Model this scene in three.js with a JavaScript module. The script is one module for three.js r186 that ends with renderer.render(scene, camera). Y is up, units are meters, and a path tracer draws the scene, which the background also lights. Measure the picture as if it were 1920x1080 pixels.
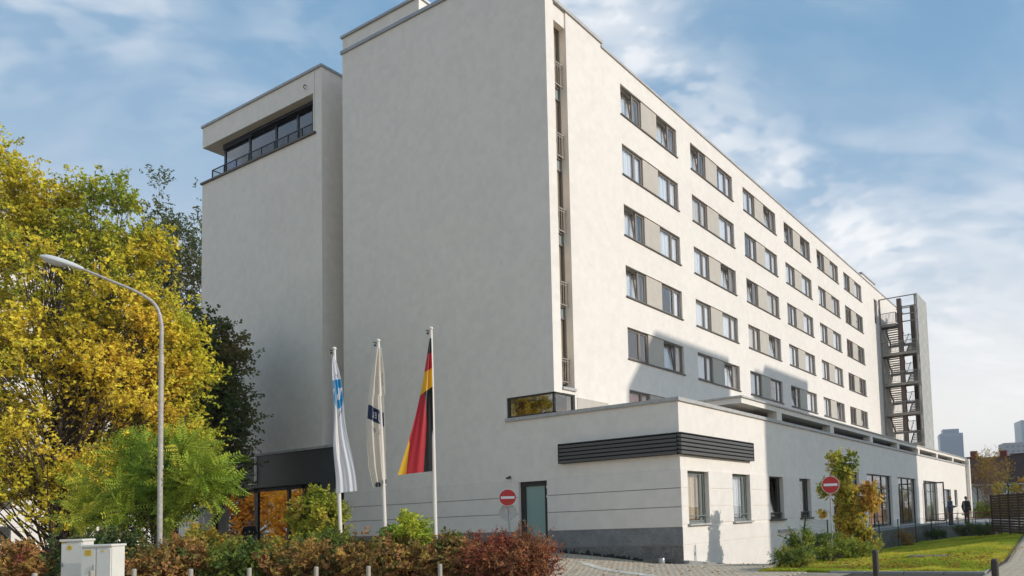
import * as THREE from 'three';
import { mergeGeometries } from 'three/addons/utils/BufferGeometryUtils.js';
import { RoundedBoxGeometry } from 'three/addons/geometries/RoundedBoxGeometry.js';

// ---------- camera, sky, sun, exposure ----------
const scene = new THREE.Scene();
const camera = new THREE.PerspectiveCamera(64.497, 2635.16 / 1747.26, 0.1, 6000);
{
  const right = new THREE.Vector3(0.87273, -0.0372, -0.48678), up = new THREE.Vector3(0.06512, 0.99705, 0.04056), back = new THREE.Vector3(0.48383, -0.0671, 0.87258);
  camera.position.set(12.755, 1.552, 21.43);
  camera.quaternion.setFromRotationMatrix(new THREE.Matrix4().makeBasis(right, up, back));
  camera.setViewOffset(2635.16, 1747.26, 0, 0, 1920, 1080);      // a shifted lens: the photograph keeps its verticals nearly upright
}
const renderer = new THREE.WebGLRenderer({ antialias: true });
renderer.setSize(1024, 576);
renderer.toneMapping = THREE.LinearToneMapping;
renderer.toneMappingExposure = 1.55;
renderer.shadowMap.enabled = true;
renderer.shadowMap.type = THREE.PCFSoftShadowMap;

const SUN = new THREE.Vector3(1, 0.5, -0.4).normalize();
const sun = new THREE.DirectionalLight(new THREE.Color(1, 0.955, 0.90), 2.0);
sun.position.copy(SUN).multiplyScalar(120);
sun.castShadow = true;
sun.shadow.mapSize.set(4096, 4096);
Object.assign(sun.shadow.camera, { left: -90, right: 90, top: 70, bottom: -70, near: 1, far: 320 });
sun.shadow.radius = 0.5;
scene.add(sun, sun.target);

// ---------- small tools ----------
let seed = 20240611;
const rnd = () => { seed = (seed + 0x6d2b79f5) | 0; let t = Math.imul(seed ^ (seed >>> 15), 1 | seed); t = (t + Math.imul(t ^ (t >>> 7), 61 | t)) ^ t; return ((t ^ (t >>> 14)) >>> 0) / 4294967296; };
const rr = (a, b) => a + (b - a) * rnd();
const V = (x, y, z) => new THREE.Vector3(x, y, z);
const clamp = THREE.MathUtils.clamp, lerp = THREE.MathUtils.lerp, sstep = (a, b, x) => { const t = clamp((x - a) / (b - a), 0, 1); return t * t * (3 - 2 * t); };
const hash = (x, y, z, s) => { let h = Math.imul(x, 374761393) ^ Math.imul(y, 668265263) ^ Math.imul(z, 2147483647) ^ Math.imul(s, 1274126177); h = Math.imul(h ^ (h >>> 13), 1274126177); return ((h ^ (h >>> 16)) >>> 0) / 4294967296; };
function noise3(x, y, z, s = 0) {
  const X = Math.floor(x), Y = Math.floor(y), Z = Math.floor(z), q = (t) => t * t * (3 - 2 * t), fx = q(x - X), fy = q(y - Y), fz = q(z - Z);
  const c = (i, j, k) => hash(X + i, Y + j, Z + k, s), m = (a, b, t) => a + (b - a) * t;
  return m(m(m(c(0, 0, 0), c(1, 0, 0), fx), m(c(0, 1, 0), c(1, 1, 0), fx), fy), m(m(c(0, 0, 1), c(1, 0, 1), fx), m(c(0, 1, 1), c(1, 1, 1), fx), fy), fz);
}
function fbm3(x, y, z, o = 5, s = 0) { let a = 0.5, v = 0, n = 0; for (let i = 0; i < o; i++) { v += a * noise3(x, y, z, s + i); n += a; a *= 0.5; x *= 2.03; y *= 2.03; z *= 2.03; } return v / n; }

// the sky: thin broken cloud over blue, paler towards the horizon
{
  const W = 2048, H = 2048, data = new Float32Array(W * H * 4);
  const streakA = V(-0.4959, 0.5880, -0.6390), streakB = V(-0.2242, 0.2930, -0.9294), sn = new THREE.Vector3().crossVectors(streakA, streakB).normalize();
  for (let j = 0; j < H; j++) {
    const el = ((j + 0.5) / H - 0.5) * Math.PI, y = Math.sin(el), r = Math.cos(el);
    for (let i = 0; i < W; i++) {
      const az = ((i + 0.5) / W - 0.5) * 2 * Math.PI, x = Math.cos(az) * r, z = Math.sin(az) * r, yy = Math.max(y, 0);
      if (y < -0.03) { const o = (j * W + i) * 4; data.set([0.69, 0.67, 0.635, 1], o); continue; }
      const k = 1 / (yy + 0.30), px = x * k, pz = z * k, u = px * 0.8 - pz * 0.6, v = px * 0.6 + pz * 0.8;       // u runs along the streaks of the cirrus
      const wx = fbm3(u * 1.3 + 7, v * 1.3, 3, 3, 11) - 0.5, wz = fbm3(u * 1.3, v * 1.3 + 5, 9, 3, 17) - 0.5;
      const c = fbm3(u * 1.1 + wx * 1.6, v * 1.9 + wz * 1.6, 1.5, 5, 23), fine = fbm3(u * 6 + wx * 7, v * 15 + wz * 7, 4.5, 7, 41), curd = fbm3(u * 22 + wx * 9, v * 30 + wz * 9, 2.5, 5, 71);
      let cloud = sstep(0.40, 0.75, c) * (0.12 + 0.78 * sstep(0.40, 0.64, fine) + 0.28 * sstep(0.46, 0.62, curd));
      const d = x * sn.x + y * sn.y + z * sn.z + wx * 0.05, band = Math.exp(-((d / 0.055) ** 2)) * sstep(-0.3, 0.2, -z) * sstep(0.05, 0.25, y);
      cloud = clamp(cloud * 0.95 + band * (0.06 + 0.55 * sstep(0.3, 0.65, fine) + 0.3 * sstep(0.42, 0.6, curd)), 0, 1);
      const haze = 1 - sstep(0.06, 0.58, yy), t = sstep(0.25, 0.8, yy);
      const blue = [lerp(0.20, 0.076, t), lerp(0.312, 0.195, t), lerp(0.445, 0.335, t)], white = [0.67, 0.67, 0.675], hz = [0.70, 0.675, 0.63], o = (j * W + i) * 4, aureole = 1 + 0.7 * Math.exp(-((Math.acos(clamp(x * SUN.x + y * SUN.y + z * SUN.z, -1, 1)) / 0.62) ** 2));     // thin cloud is brighter round the sun
      for (let q = 0; q < 3; q++) data[o + q] = aureole * lerp(lerp(blue[q], hz[q], haze * haze * 0.97), white[q], cloud * 0.85);
      data[o + 3] = 1;
    }
  }
  const t = new THREE.DataTexture(data, W, H, THREE.RGBAFormat, THREE.FloatType);
  t.mapping = THREE.EquirectangularReflectionMapping; t.magFilter = THREE.LinearFilter; t.minFilter = THREE.LinearFilter; t.needsUpdate = true;
  scene.background = t; scene.environment = t;
}

// tileable noise textures
function tileNoise(N, cells, oct, s, ax = 1, ay = 1) {
  const out = new Float32Array(N * N); let amp = 0.5, tot = 0, cx = cells * ax, cy = cells * ay;
  for (let o = 0; o < oct; o++) {
    for (let j = 0; j < N; j++) for (let i = 0; i < N; i++) {
      const x = (i / N) * cx, y = (j / N) * cy, X = Math.floor(x), Y = Math.floor(y), q = (t) => t * t * (3 - 2 * t), fx = q(x - X), fy = q(y - Y);
      const h = (a, b) => hash((X + a) % cx, (Y + b) % cy, o, s);
      const m0 = h(0, 0) + (h(1, 0) - h(0, 0)) * fx, m1 = h(0, 1) + (h(1, 1) - h(0, 1)) * fx;
      out[j * N + i] += amp * (m0 + (m1 - m0) * fy);
    }
    tot += amp; amp *= 0.55; cx *= 2; cy *= 2;
  }
  for (let i = 0; i < out.length; i++) out[i] /= tot;
  return out;
}
function tex(N, size, fn, srgb = true) {          // fn(i) -> [r,g,b] 0..1 (sRGB numbers when srgb)
  const d = new Uint8Array(N * N * 4);
  for (let i = 0; i < N * N; i++) { const c = fn(i); for (let k = 0; k < 3; k++) d[i * 4 + k] = clamp(Math.round(c[k] * 255), 0, 255); d[i * 4 + 3] = 255; }
  const t = new THREE.DataTexture(d, N, N); t.wrapS = t.wrapT = THREE.RepeatWrapping; t.magFilter = THREE.LinearFilter; t.minFilter = THREE.LinearMipmapLinearFilter; t.generateMipmaps = true;
  t.repeat.set(1 / size, 1 / size); if (srgb) t.colorSpace = THREE.SRGBColorSpace; t.needsUpdate = true; return t;
}
const nA = tileNoise(1024, 6, 7, 1), nB = tileNoise(1024, 64, 4, 2), nC = tileNoise(1024, 24, 4, 3, 2, 1), nD = tileNoise(512, 4, 6, 5), nE = tileNoise(512, 48, 3, 6);
const mottle = tex(1024, 17, (i) => { const v = 0.985 + 0.035 * (nA[i] - 0.5) + 0.015 * (nC[i] - 0.5) + 0.06 * (nB[i] - 0.5); return [v, v * 0.998, v * 0.992]; });
const grainBump = tex(1024, 4.1, (i) => { const v = 0.5 + 0.6 * (nB[i] - 0.5) + 0.3 * (nA[i] - 0.5); return [v, v, v]; }, false);
const rough512 = tex(512, 2.3, (i) => { const v = 0.93 + 0.26 * (nD[i] - 0.5) + 0.2 * (nE[i] - 0.5); return [v, v, v]; });
const bump512 = tex(512, 1.3, (i) => { const v = 0.5 + 0.5 * (nE[i] - 0.5) + 0.4 * (nD[i] - 0.5); return [v, v, v]; }, false);
const soilTex = tex(512, 3.7, (i) => { const v = 0.90 + 0.36 * (nD[i] - 0.5) + 0.34 * (nE[i] - 0.5); return [v, v * 0.98, v * 0.95]; });
const std = (r, g, b, rough = 0.8, more = {}) => { const { metal, ...rest } = more; return new THREE.MeshStandardMaterial({ color: new THREE.Color().setRGB(r, g, b), roughness: rough, metalness: metal ?? 0, ...rest }); };
const phys = (r, g, b, rough, more) => new THREE.MeshPhysicalMaterial({ color: new THREE.Color().setRGB(r, g, b), roughness: rough, ...more });
const M = {
  plaster: std(0.87, 0.79, 0.70, 0.92, { map: mottle, bumpMap: grainBump, bumpScale: 0.004 }),
  plasterPanel: std(0.84, 0.765, 0.685, 0.9, { map: mottle, bumpMap: grainBump, bumpScale: 0.003 }),
  plinthBase: std(0.24, 0.235, 0.225, 0.9, { map: soilTex, bumpMap: bump512, bumpScale: 0.008 }), louvreSlat: std(0.085, 0.08, 0.075, 0.4), screenWall: std(0.52, 0.50, 0.45, 0.92, { map: rough512, bumpMap: bump512, bumpScale: 0.006 }),
  plinth: std(0.27, 0.265, 0.26, 0.88, { map: rough512, bumpMap: bump512, bumpScale: 0.004 }),
  bitumen: std(0.045, 0.043, 0.04, 0.9, { map: soilTex, bumpMap: bump512, bumpScale: 0.01 }),
  joint: std(0.30, 0.27, 0.24, 0.95),
  coping: std(0.42, 0.42, 0.42, 0.45, { metal: 0.3, map: rough512 }),
  copingLight: std(0.55, 0.52, 0.48, 0.6, { map: rough512 }),
  beige: std(0.56, 0.50, 0.42, 0.85, { map: mottle }),
  hotelFrame: std(0.23, 0.19, 0.155, 0.5), slotRail: std(0.30, 0.26, 0.22, 0.5, { metal: 0.3 }), frame: std(0.075, 0.065, 0.055, 0.45, { metal: 0.2 }),
  frameGrey: std(0.20, 0.22, 0.20, 0.5, { metal: 0.2 }),
  sillDark: std(0.10, 0.085, 0.07, 0.5, { metal: 0.3 }),
  navy: std(0.018, 0.022, 0.030, 0.35, { metal: 0.2 }),
  fascia: std(0.045, 0.052, 0.052, 0.5, { map: rough512 }),
  louvre: std(0.035, 0.034, 0.034, 0.42, { metal: 0.3 }),
  glassClear: phys(1, 1, 1, 0.02, { transmission: 1, thickness: 0, ior: 1.4 }), glass: phys(1, 1, 1, 0.02, { transmission: 1, thickness: 0, ior: 1.75 }),
  glassCoat: phys(0.75, 0.8, 0.8, 0.01, { transmission: 1, thickness: 0, ior: 2.3 }), glassBlue: phys(0.30, 0.42, 0.56, 0.01, { transmission: 1, thickness: 0, ior: 1.8 }), glassMirror: phys(0.6, 0.6, 0.58, 0.01, { transmission: 1, thickness: 0, ior: 3.6 }),
  frosted: phys(0.40, 0.55, 0.50, 0.55, { transmission: 0.35, thickness: 0, ior: 1.5 }),
  curtain: phys(0.88, 0.89, 0.89, 1, { transmission: 0.12, thickness: 0 }),
  curtainBeige2: std(0.66, 0.60, 0.52, 0.95), curtainBeige: std(0.62, 0.50, 0.34, 0.95), curtainRed: std(0.42, 0.075, 0.045, 0.9), curtainGrey: std(0.30, 0.28, 0.25, 0.95),
  room: std(0.36, 0.31, 0.26, 0.95), roomDark: std(0.24, 0.21, 0.18, 0.95), roomWarm: std(0.48, 0.24, 0.13, 0.95),
  steel: std(0.34, 0.34, 0.33, 0.5, { metal: 0.5, map: rough512 }), steelDark: std(0.09, 0.08, 0.07, 0.6, { metal: 0.3 }), galv: std(0.50, 0.50, 0.50, 0.42, { metal: 0.6, map: rough512 }),
  stairMetal: std(0.34, 0.31, 0.27, 0.55, { metal: 0.3, map: rough512 }), column: std(0.17, 0.125, 0.10, 0.7, { map: rough512 }),
  concrete: std(0.36, 0.345, 0.315, 0.92, { map: rough512, bumpMap: bump512, bumpScale: 0.006 }), concreteDirty: std(0.21, 0.19, 0.165, 0.95, { map: soilTex, bumpMap: bump512, bumpScale: 0.012 }),
  whiteMetal: std(0.72, 0.70, 0.65, 0.4), polePaint: std(0.74, 0.68, 0.60, 0.35), lampPaint: std(0.56, 0.50, 0.43, 0.45, { map: rough512 }),
  red: std(0.55, 0.025, 0.02, 0.4), white: std(0.8, 0.8, 0.78, 0.5),
  cabinet: std(0.74, 0.71, 0.63, 0.6, { map: mottle }), cabinetPlinth: std(0.40, 0.38, 0.33, 0.9, { map: soilTex }), yellow: std(0.75, 0.48, 0.02, 0.6),
  bark: std(0.13, 0.095, 0.065, 0.95, { map: soilTex, bumpMap: bump512, bumpScale: 0.02 }), barkPale: std(0.26, 0.17, 0.10, 0.9),
  soil: std(0.09, 0.066, 0.045, 1, { map: soilTex, bumpMap: bump512, bumpScale: 0.03 }),
  turf: std(0.15, 0.155, 0.035, 1, { map: soilTex, bumpMap: bump512, bumpScale: 0.03 }),
  setts: std(0.54, 0.455, 0.355, 0.95, { map: soilTex, bumpMap: bump512, bumpScale: 0.008 }),
  mortar: std(0.44, 0.365, 0.28, 1, { map: soilTex }),
  wood: std(0.085, 0.048, 0.036, 0.75, { map: rough512 }), redWood: std(0.30, 0.045, 0.035, 0.55),
  greenPost: std(0.02, 0.05, 0.03, 0.5), wire: std(0.06, 0.09, 0.07, 0.5, { metal: 0.4 }),
  bollard: std(0.40, 0.35, 0.28, 0.7, { map: rough512 }), bollardDark: std(0.06, 0.045, 0.035, 0.6, { map: rough512 }),
  skin: std(0.45, 0.24, 0.16, 0.6), skinPink: std(0.52, 0.25, 0.18, 0.6), hairRed: std(0.30, 0.12, 0.04, 0.8), hairGrey: std(0.16, 0.10, 0.075, 0.8), suit: std(0.012, 0.012, 0.016, 0.8), navyJacket: std(0.11, 0.105, 0.15, 0.9), blackJacket: std(0.05, 0.045, 0.04, 0.9), tweed: std(0.30, 0.24, 0.16, 0.95), trousers: std(0.11, 0.07, 0.06, 0.9), shoe: std(0.01, 0.01, 0.01, 0.5), shirt: std(0.7, 0.7, 0.7, 0.8),
};
const cast = (o) => o.traverse((q) => { if (q.isMesh) { q.castShadow = true; q.receiveShadow = true; } });
// box with uv in metres
function bx(x0, y0, z0, x1, y1, z1) {
  if (x0 > x1) [x0, x1] = [x1, x0]; if (y0 > y1) [y0, y1] = [y1, y0]; if (z0 > z1) [z0, z1] = [z1, z0];
  const p = [], n = [], u = [];
  const quad = (a, b, c, d, nn, uv) => { for (const q of [a, b, c, a, c, d]) { p.push(...q); n.push(...nn); u.push(...uv(q)); } };
  quad([x1, y0, z1], [x1, y0, z0], [x1, y1, z0], [x1, y1, z1], [1, 0, 0], (q) => [-q[2], q[1]]);
  quad([x0, y0, z0], [x0, y0, z1], [x0, y1, z1], [x0, y1, z0], [-1, 0, 0], (q) => [q[2], q[1]]);
  quad([x0, y1, z1], [x1, y1, z1], [x1, y1, z0], [x0, y1, z0], [0, 1, 0], (q) => [q[0], -q[2]]);
  quad([x0, y0, z0], [x1, y0, z0], [x1, y0, z1], [x0, y0, z1], [0, -1, 0], (q) => [q[0], q[2]]);
  quad([x0, y0, z1], [x1, y0, z1], [x1, y1, z1], [x0, y1, z1], [0, 0, 1], (q) => [q[0], q[1]]);
  quad([x1, y0, z0], [x0, y0, z0], [x0, y1, z0], [x1, y1, z0], [0, 0, -1], (q) => [-q[0], q[1]]);
  const g = new THREE.BufferGeometry();
  g.setAttribute('position', new THREE.Float32BufferAttribute(p, 3)); g.setAttribute('normal', new THREE.Float32BufferAttribute(n, 3)); g.setAttribute('uv', new THREE.Float32BufferAttribute(u, 2));
  return g;
}
const plainG = (g) => { const q = g.index ? g.toNonIndexed() : g; for (const k of Object.keys(q.attributes)) if (!['position', 'normal', 'uv'].includes(k)) q.deleteAttribute(k); q.morphAttributes = {}; q.clearGroups?.(); return q; };
const merge = (...gs) => { const l = gs.flat(); return l.length === 1 ? plainG(l[0]) : mergeGeometries(l.map(plainG)); };
function tube(points, r0, r1 = r0, sides = 6, cap = true) {     // tapered tube along points
  const p = [], idx = [], n = points.length, up = V(0, 1, 0), f = V(0, 0, 0), s = V(0, 0, 0), t = V(0, 0, 0), uv = []; let L = 0;
  for (let i = 0; i < n; i++) {
    f.subVectors(points[Math.min(i + 1, n - 1)], points[Math.max(i - 1, 0)]).normalize();
    s.crossVectors(f, Math.abs(f.y) > 0.95 ? V(1, 0, 0) : up).normalize(); t.crossVectors(s, f);
    if (i) L += points[i].distanceTo(points[i - 1]);
    const r = lerp(r0, r1, i / (n - 1));
    for (let k = 0; k <= sides; k++) { const a = (k / sides) * 2 * Math.PI; p.push(points[i].x + (s.x * Math.cos(a) + t.x * Math.sin(a)) * r, points[i].y + (s.y * Math.cos(a) + t.y * Math.sin(a)) * r, points[i].z + (s.z * Math.cos(a) + t.z * Math.sin(a)) * r); uv.push((k / sides) * r * 6.28, L); }
  }
  const w = sides + 1;
  for (let i = 0; i < n - 1; i++) for (let k = 0; k < sides; k++) { const a = i * w + k; idx.push(a, a + 1, a + w, a + 1, a + w + 1, a + w); }
  if (cap && r1 > 0.012) for (const [row, flip] of [[0, 1], [n - 1, 0]]) { const c = p.length / 3; p.push(points[row].x, points[row].y, points[row].z); uv.push(0, 0); for (let k = 0; k < sides; k++) { const a = row * w + k; flip ? idx.push(c, a + 1, a) : idx.push(c, a, a + 1); } }
  const g = new THREE.BufferGeometry(); g.setAttribute('position', new THREE.Float32BufferAttribute(p, 3)); g.setAttribute('uv', new THREE.Float32BufferAttribute(uv, 2)); g.setIndex(idx); g.computeVertexNormals(); return g;
}
const cyl = (x, y0, y1, z, r, r1 = r, s = 14) => tube([V(x, y0, z), V(x, y1, z)], r, r1, s);
const bar = (a, b, r, s = 6) => tube([V(...a), V(...b)], r, r, s);
const taken = new Map();
const numbered = (n) => { const k = taken.get(n) ?? 0; taken.set(n, k + 1); return k ? `${n}_${String(k).padStart(3, '0')}` : n; };
function thing(name, label, category, base = [0, 0, 0], group) {        // a Group at the thing's base; parts are given in world metres
  const o = new THREE.Group(); o.name = numbered(name); o.position.set(...base); o.userData = { label, category }; if (group) o.userData.group = group; scene.add(o); return o;
}
function part(name, geo, mat, parent) {
  const m = new THREE.Mesh(geo, mat); m.name = name; m.castShadow = m.receiveShadow = true;
  if (parent.parent === scene && !parent.isMesh) m.position.copy(parent.position).negate();
  parent.add(m); return m;
}
function structure(name, geo, mat) { const m = new THREE.Mesh(geo, mat); m.name = numbered(name); m.userData.kind = 'structure'; m.castShadow = m.receiveShadow = true; scene.add(m); return m; }

// ---------- ground ----------
const groundH = (x, z) => 0.37 * sstep(0, -6, x) * sstep(9, 2, z) - 0.62 * sstep(5.2, 1.2, x) * sstep(-3, 0, x) * sstep(1.5, -6, z) - 0.30 * sstep(3, -10, z) * sstep(1.5, 5, x) * sstep(9, 5, x) * sstep(-60, -35, z);
function sheet(xs, zs, dy) {
  const p = [], u = [], idx = [], w = xs.length;
  for (const z of zs) for (const x of xs) { p.push(x, groundH(x, z) + dy, z); u.push(x, z); }
  for (let j = 0; j < zs.length - 1; j++) for (let i = 0; i < w - 1; i++) { const a = j * w + i; idx.push(a, a + w, a + 1, a + 1, a + w, a + w + 1); }
  const g = new THREE.BufferGeometry(); g.setAttribute('position', new THREE.Float32BufferAttribute(p, 3)); g.setAttribute('uv', new THREE.Float32BufferAttribute(u, 2)); g.setIndex(idx); g.computeVertexNormals(); return g;
}
const range = (a, b, n) => Array.from({ length: n + 1 }, (_, i) => a + ((b - a) * i) / n);
{
  const far = (s) => [s * 3200, s * 1500, s * 700, s * 330, s * 170, s * 100];
  const xs = [...far(-1), ...range(-70, 30, 150), ...far(1).reverse()], zs = [...far(-1), ...range(-70, 30, 150), ...far(1).reverse()];
  structure('ground', sheet(xs, zs, -0.012), M.soil);
  structure('lawn', sheet(range(2.3, 9.9, 40), range(-30, 3.55, 90), 0.0), M.turf);
  structure('lawn', sheet(range(-3, 14, 12), range(-60, -44, 12), 0.0), M.turf);
  structure('pavement', sheet(range(-60, 40, 100), range(12.6, 70, 60), 0.0), M.setts);
}
const paverMats = [[0.64, 0.53, 0.40], [0.67, 0.565, 0.435], [0.60, 0.495, 0.38], [0.65, 0.52, 0.385]].map(([r, g, b]) => std(r, g, b, 0.95, { map: soilTex }));
function paving(name, sheetGeo, cells, w, d, turn = 0) {       // bedding sheet with single stones on it
  const s = structure(name, sheetGeo, M.mortar);
  const g = plainG(new RoundedBoxGeometry(w - 0.012, 0.05, d - 0.012, 1, 0.006)), rest = [[], [], [], []];
  cells.sort((a, b) => a[2] - b[2]);
  cells.forEach(([x, z], i) => {
    const y = groundH(x, z) - 0.004 + rr(0, 0.004), k = Math.floor(rnd() * 4), e = 0.15;
    const ax = Math.atan2(groundH(x, z + e) - groundH(x, z - e), 2 * e), az = Math.atan2(groundH(x + e, z) - groundH(x - e, z), 2 * e);
    const m = new THREE.Matrix4().compose(V(x, y, z), new THREE.Quaternion().setFromEuler(new THREE.Euler(-ax, turn, az)), V(1, 1, 1));
    if (i < 300) { const q = new THREE.Mesh(g, paverMats[k]); q.name = 'paver'; q.applyMatrix4(m); q.castShadow = q.receiveShadow = true; s.add(q); } else rest[k].push(g.clone().applyMatrix4(m));
  });
  rest.forEach((l, k) => { if (l.length) { const q = part('paver_field', merge(l), paverMats[k], s); q.userData.kind = 'stuff'; } });
  return s;
}
{
  const cells = [], CP = camera.position;
  for (let j = 0; j < 46; j++) for (let i = 0; i < 66; i++) { const x = -6.2 + i * 0.2 + (j % 2) * 0.1, z = 0.25 + j * 0.15; if (x < 6.2 - j * 0.02 && x > -5.6 + z * 0.55) cells.push([x, z, Math.hypot(x - CP.x, z - CP.z)]); }
  paving('forecourt', sheet(range(-36, 7, 110), range(0.06, 8, 40), 0.004), cells, 0.2, 0.15);
  const c2 = [];
  for (let j = 0; j < 150; j++) for (let i = 0; i < 14; i++) { const z = 4.6 - j * 0.15, edge = 10.15 + Math.min(0, z) * 0.075, x = edge + 0.14 + i * 0.2; if (x < edge + 1.9) c2.push([x, z, Math.hypot(x - CP.x, z - CP.z)]); }
  paving('path', (() => { const g = sheet(range(0, 4, 10), range(-24, 5, 60), 0.004), p = g.attributes.position; for (let i = 0; i < p.count; i++) { const z = p.getZ(i), x = p.getX(i) + 10.12 + Math.min(0, z) * 0.075; p.setX(i, x); p.setY(i, groundH(x, z) + 0.006); } return g; })(), c2, 0.2, 0.15);
  // painted marking on the forecourt
  const mk = []; const a = V(2.2, 0, 5.15), b = V(-2.8, 0, 2.0);
  const ps = [], ix = []; for (let i = 0; i <= 20; i++) { const q = a.clone().lerp(b, i / 20), s = V(0.09, 0, -0.14); for (const k of [-1, 1]) { const x = q.x + s.x * k, z = q.z + s.z * k; ps.push(x, groundH(x, z) + 0.031, z); } if (i < 20) ix.push(i * 2, i * 2 + 1, i * 2 + 2, i * 2 + 1, i * 2 + 3, i * 2 + 2); }
  const g = new THREE.BufferGeometry(); g.setAttribute('position', new THREE.Float32BufferAttribute(ps, 3)); g.setIndex(ix); g.computeVertexNormals(); g.setAttribute('uv', new THREE.Float32BufferAttribute(ps.flatMap((_, i) => (i % 3 === 0 ? [ps[i], ps[i + 2]] : [])), 2));
  structure('road_marking', g, std(0.82, 0.77, 0.68, 0.9, { map: soilTex }));
  // kerbs
  const kerb = (pts, w, h, label) => {
    const t = thing('kerb', label, 'kerb', [pts[0][0], groundH(...pts[0]), pts[0][1]]);
    for (let i = 0; i < pts.length - 1; i++) {
      const [x0, z0] = pts[i], [x1, z1] = pts[i + 1], L = Math.hypot(x1 - x0, z1 - z0), n = Math.max(1, Math.round(L));
      for (let k = 0; k < n; k++) {
        const mx = lerp(x0, x1, (k + 0.5) / n), mz = lerp(z0, z1, (k + 0.5) / n), gq = plainG(new RoundedBoxGeometry(L / n - 0.012, 0.3, w, 2, 0.02));
        const ang = Math.atan2(-(z1 - z0), x1 - x0), dy = (groundH(x1, z1) - groundH(x0, z0));
        gq.rotateZ(Math.atan2(dy, L)); gq.rotateY(ang); gq.translate(mx, groundH(mx, mz) + h - 0.15, mz);
        part('kerbstone', gq, M.concrete, t);
      }
    }
    return t;
  };
  kerb([[0.16, 0.1], [0.16, -4.3]], 0.22, 0.13, 'concrete kerb along the foot of the sunlit low wing');
  kerb([[6.4, 3.62], [10.1, 3.62]], 0.12, 0.05, 'low concrete edging in front of the lawn');
  kerb([[10.05, 3.6], [8.4, -19]], 0.08, 0.02, 'thin edging between the lawn and the brick path');
  // slab lying in the lawn
  const ms = thing('stone_slab', 'flat weathered slab lying in the lawn', 'slab', [7.7, -0.1, -2.4]);
  const sg = plainG(new RoundedBoxGeometry(1.25, 0.07, 0.55, 2, 0.02)); sg.translate(7.6, groundH(7.6, -2.2) + 0.05, -2.2); part('slab', sg, M.concreteDirty, ms);
}

// ---------- the hotel: tall block ----------
function wallShape(outline, holes, depth) {
  const s = new THREE.Shape(outline.map(([a, b]) => new THREE.Vector2(a, b)));
  for (const [a0, b0, a1, b1] of holes) s.holes.push(new THREE.Path([[a0, b0], [a0, b1], [a1, b1], [a1, b0]].map(([a, b]) => new THREE.Vector2(a, b))));
  return new THREE.ExtrudeGeometry(s, { depth, bevelEnabled: false });
}
const wallX = (outline, holes, depth, xf) => wallShape(outline, holes, depth).rotateY(Math.PI / 2).translate(xf - depth, 0, 0);   // outline in (-z, y), outer face at x = xf
const wallZ = (outline, holes, depth, zf) => wallShape(outline, holes, depth).translate(0, 0, zf - depth);
const RIGHT = -5.4, ROW = 2.775, PAIR = 6.245;
function ring(y0, y1, z0, z1, x0, x1, w) { return [bx(x0, y0, z0, x1, y0 + w, z1), bx(x0, y1 - w, z0, x1, y1, z1), bx(x0, y0 + w, z0, x1, y1 - w, z0 - Math.sign(z0 - z1) * w), bx(x0, y0 + w, z1, x1, y1 - w, z1 + Math.sign(z0 - z1) * w)]; }
function wavy(z0, z1, y0, y1, x, amp, waves) {
  const n = Math.max(10, Math.round(waves * 6)), p = [], idx = [], u = [];
  for (let i = 0; i <= n; i++) { const t = i / n, z = lerp(z0, z1, t), xx = x + amp * Math.sin(t * waves * 6.283) + amp * 0.5 * Math.sin(t * waves * 2.7 + 1); for (const y of [y0, y1]) { p.push(xx, y, z); u.push(z, y); } if (i < n) idx.push(i * 2, i * 2 + 2, i * 2 + 1, i * 2 + 1, i * 2 + 2, i * 2 + 3); }
  const g = new THREE.BufferGeometry(); g.setAttribute('position', new THREE.Float32BufferAttribute(p, 3)); g.setAttribute('uv', new THREE.Float32BufferAttribute(u, 2)); g.setIndex(idx); g.computeVertexNormals(); return g;
}
// a window in a wall that faces +x; local: x = 0 at the wall face, z from 0 to -w, y from 0 to h
function windowPart({ w, h, split = 0.62, tilt = false, curtain = 1, mat = M.curtain, frame = M.frame, depth = 0.11, gap = 0.03, glass = M.glass }) {
  const root = new THREE.Group(); root.name = 'window';
  const x1 = -depth, x0 = -depth - 0.09, f = 0.055, zm = -w * split;
  const add = (n, g, m, p = root) => { const q = new THREE.Mesh(g, m); q.name = n; q.castShadow = q.receiveShadow = true; p.add(q); return q; };
  add('frame', merge(ring(0, h, 0, -w, x0, x1, f), bx(x0, f, zm + 0.03, x1, h - f, zm - 0.03)), frame);
  const sash = (za, zb, tl) => {
    for (const [n, g, m] of [['sash', merge(ring(0, h - 2 * f - 0.02, za, zb, -0.05, 0.012, 0.045)), frame], ['pane', bx(-0.026, 0.045, za - 0.045, -0.02, h - 2 * f - 0.065, zb + 0.045), glass]]) { const q = add(n, g, m); q.position.set(x1 - 0.02, f + 0.01, 0); if (tl) q.rotation.z = 0.15; }
  };
  sash(-f - 0.005, zm + 0.035, tilt); sash(zm - 0.035, -w + f + 0.005, false);
  if (curtain > 0) { const zc = -w * (1 - curtain); add('curtain', wavy(zc * 0.98 - 0.02, -w + 0.02, 0.02, h - 0.03, x0 - gap - (tilt ? 0.2 : 0), 0.028, Math.max(3, Math.round(9 * curtain * w / 1.7))), mat); }
  return root;
}
const protos = new Map();
function placeWindow(parent, o, at) {
  const key = JSON.stringify({ ...o, mat: o.mat?.uuid, frame: o.frame?.uuid, glass: o.glass?.uuid });
  if (!protos.has(key)) protos.set(key, windowPart(o));
  const c = protos.get(key).clone(); c.position.set(at[0] - parent.position.x, at[1] - parent.position.y, at[2] - parent.position.z); parent.add(c); return c;
}
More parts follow.
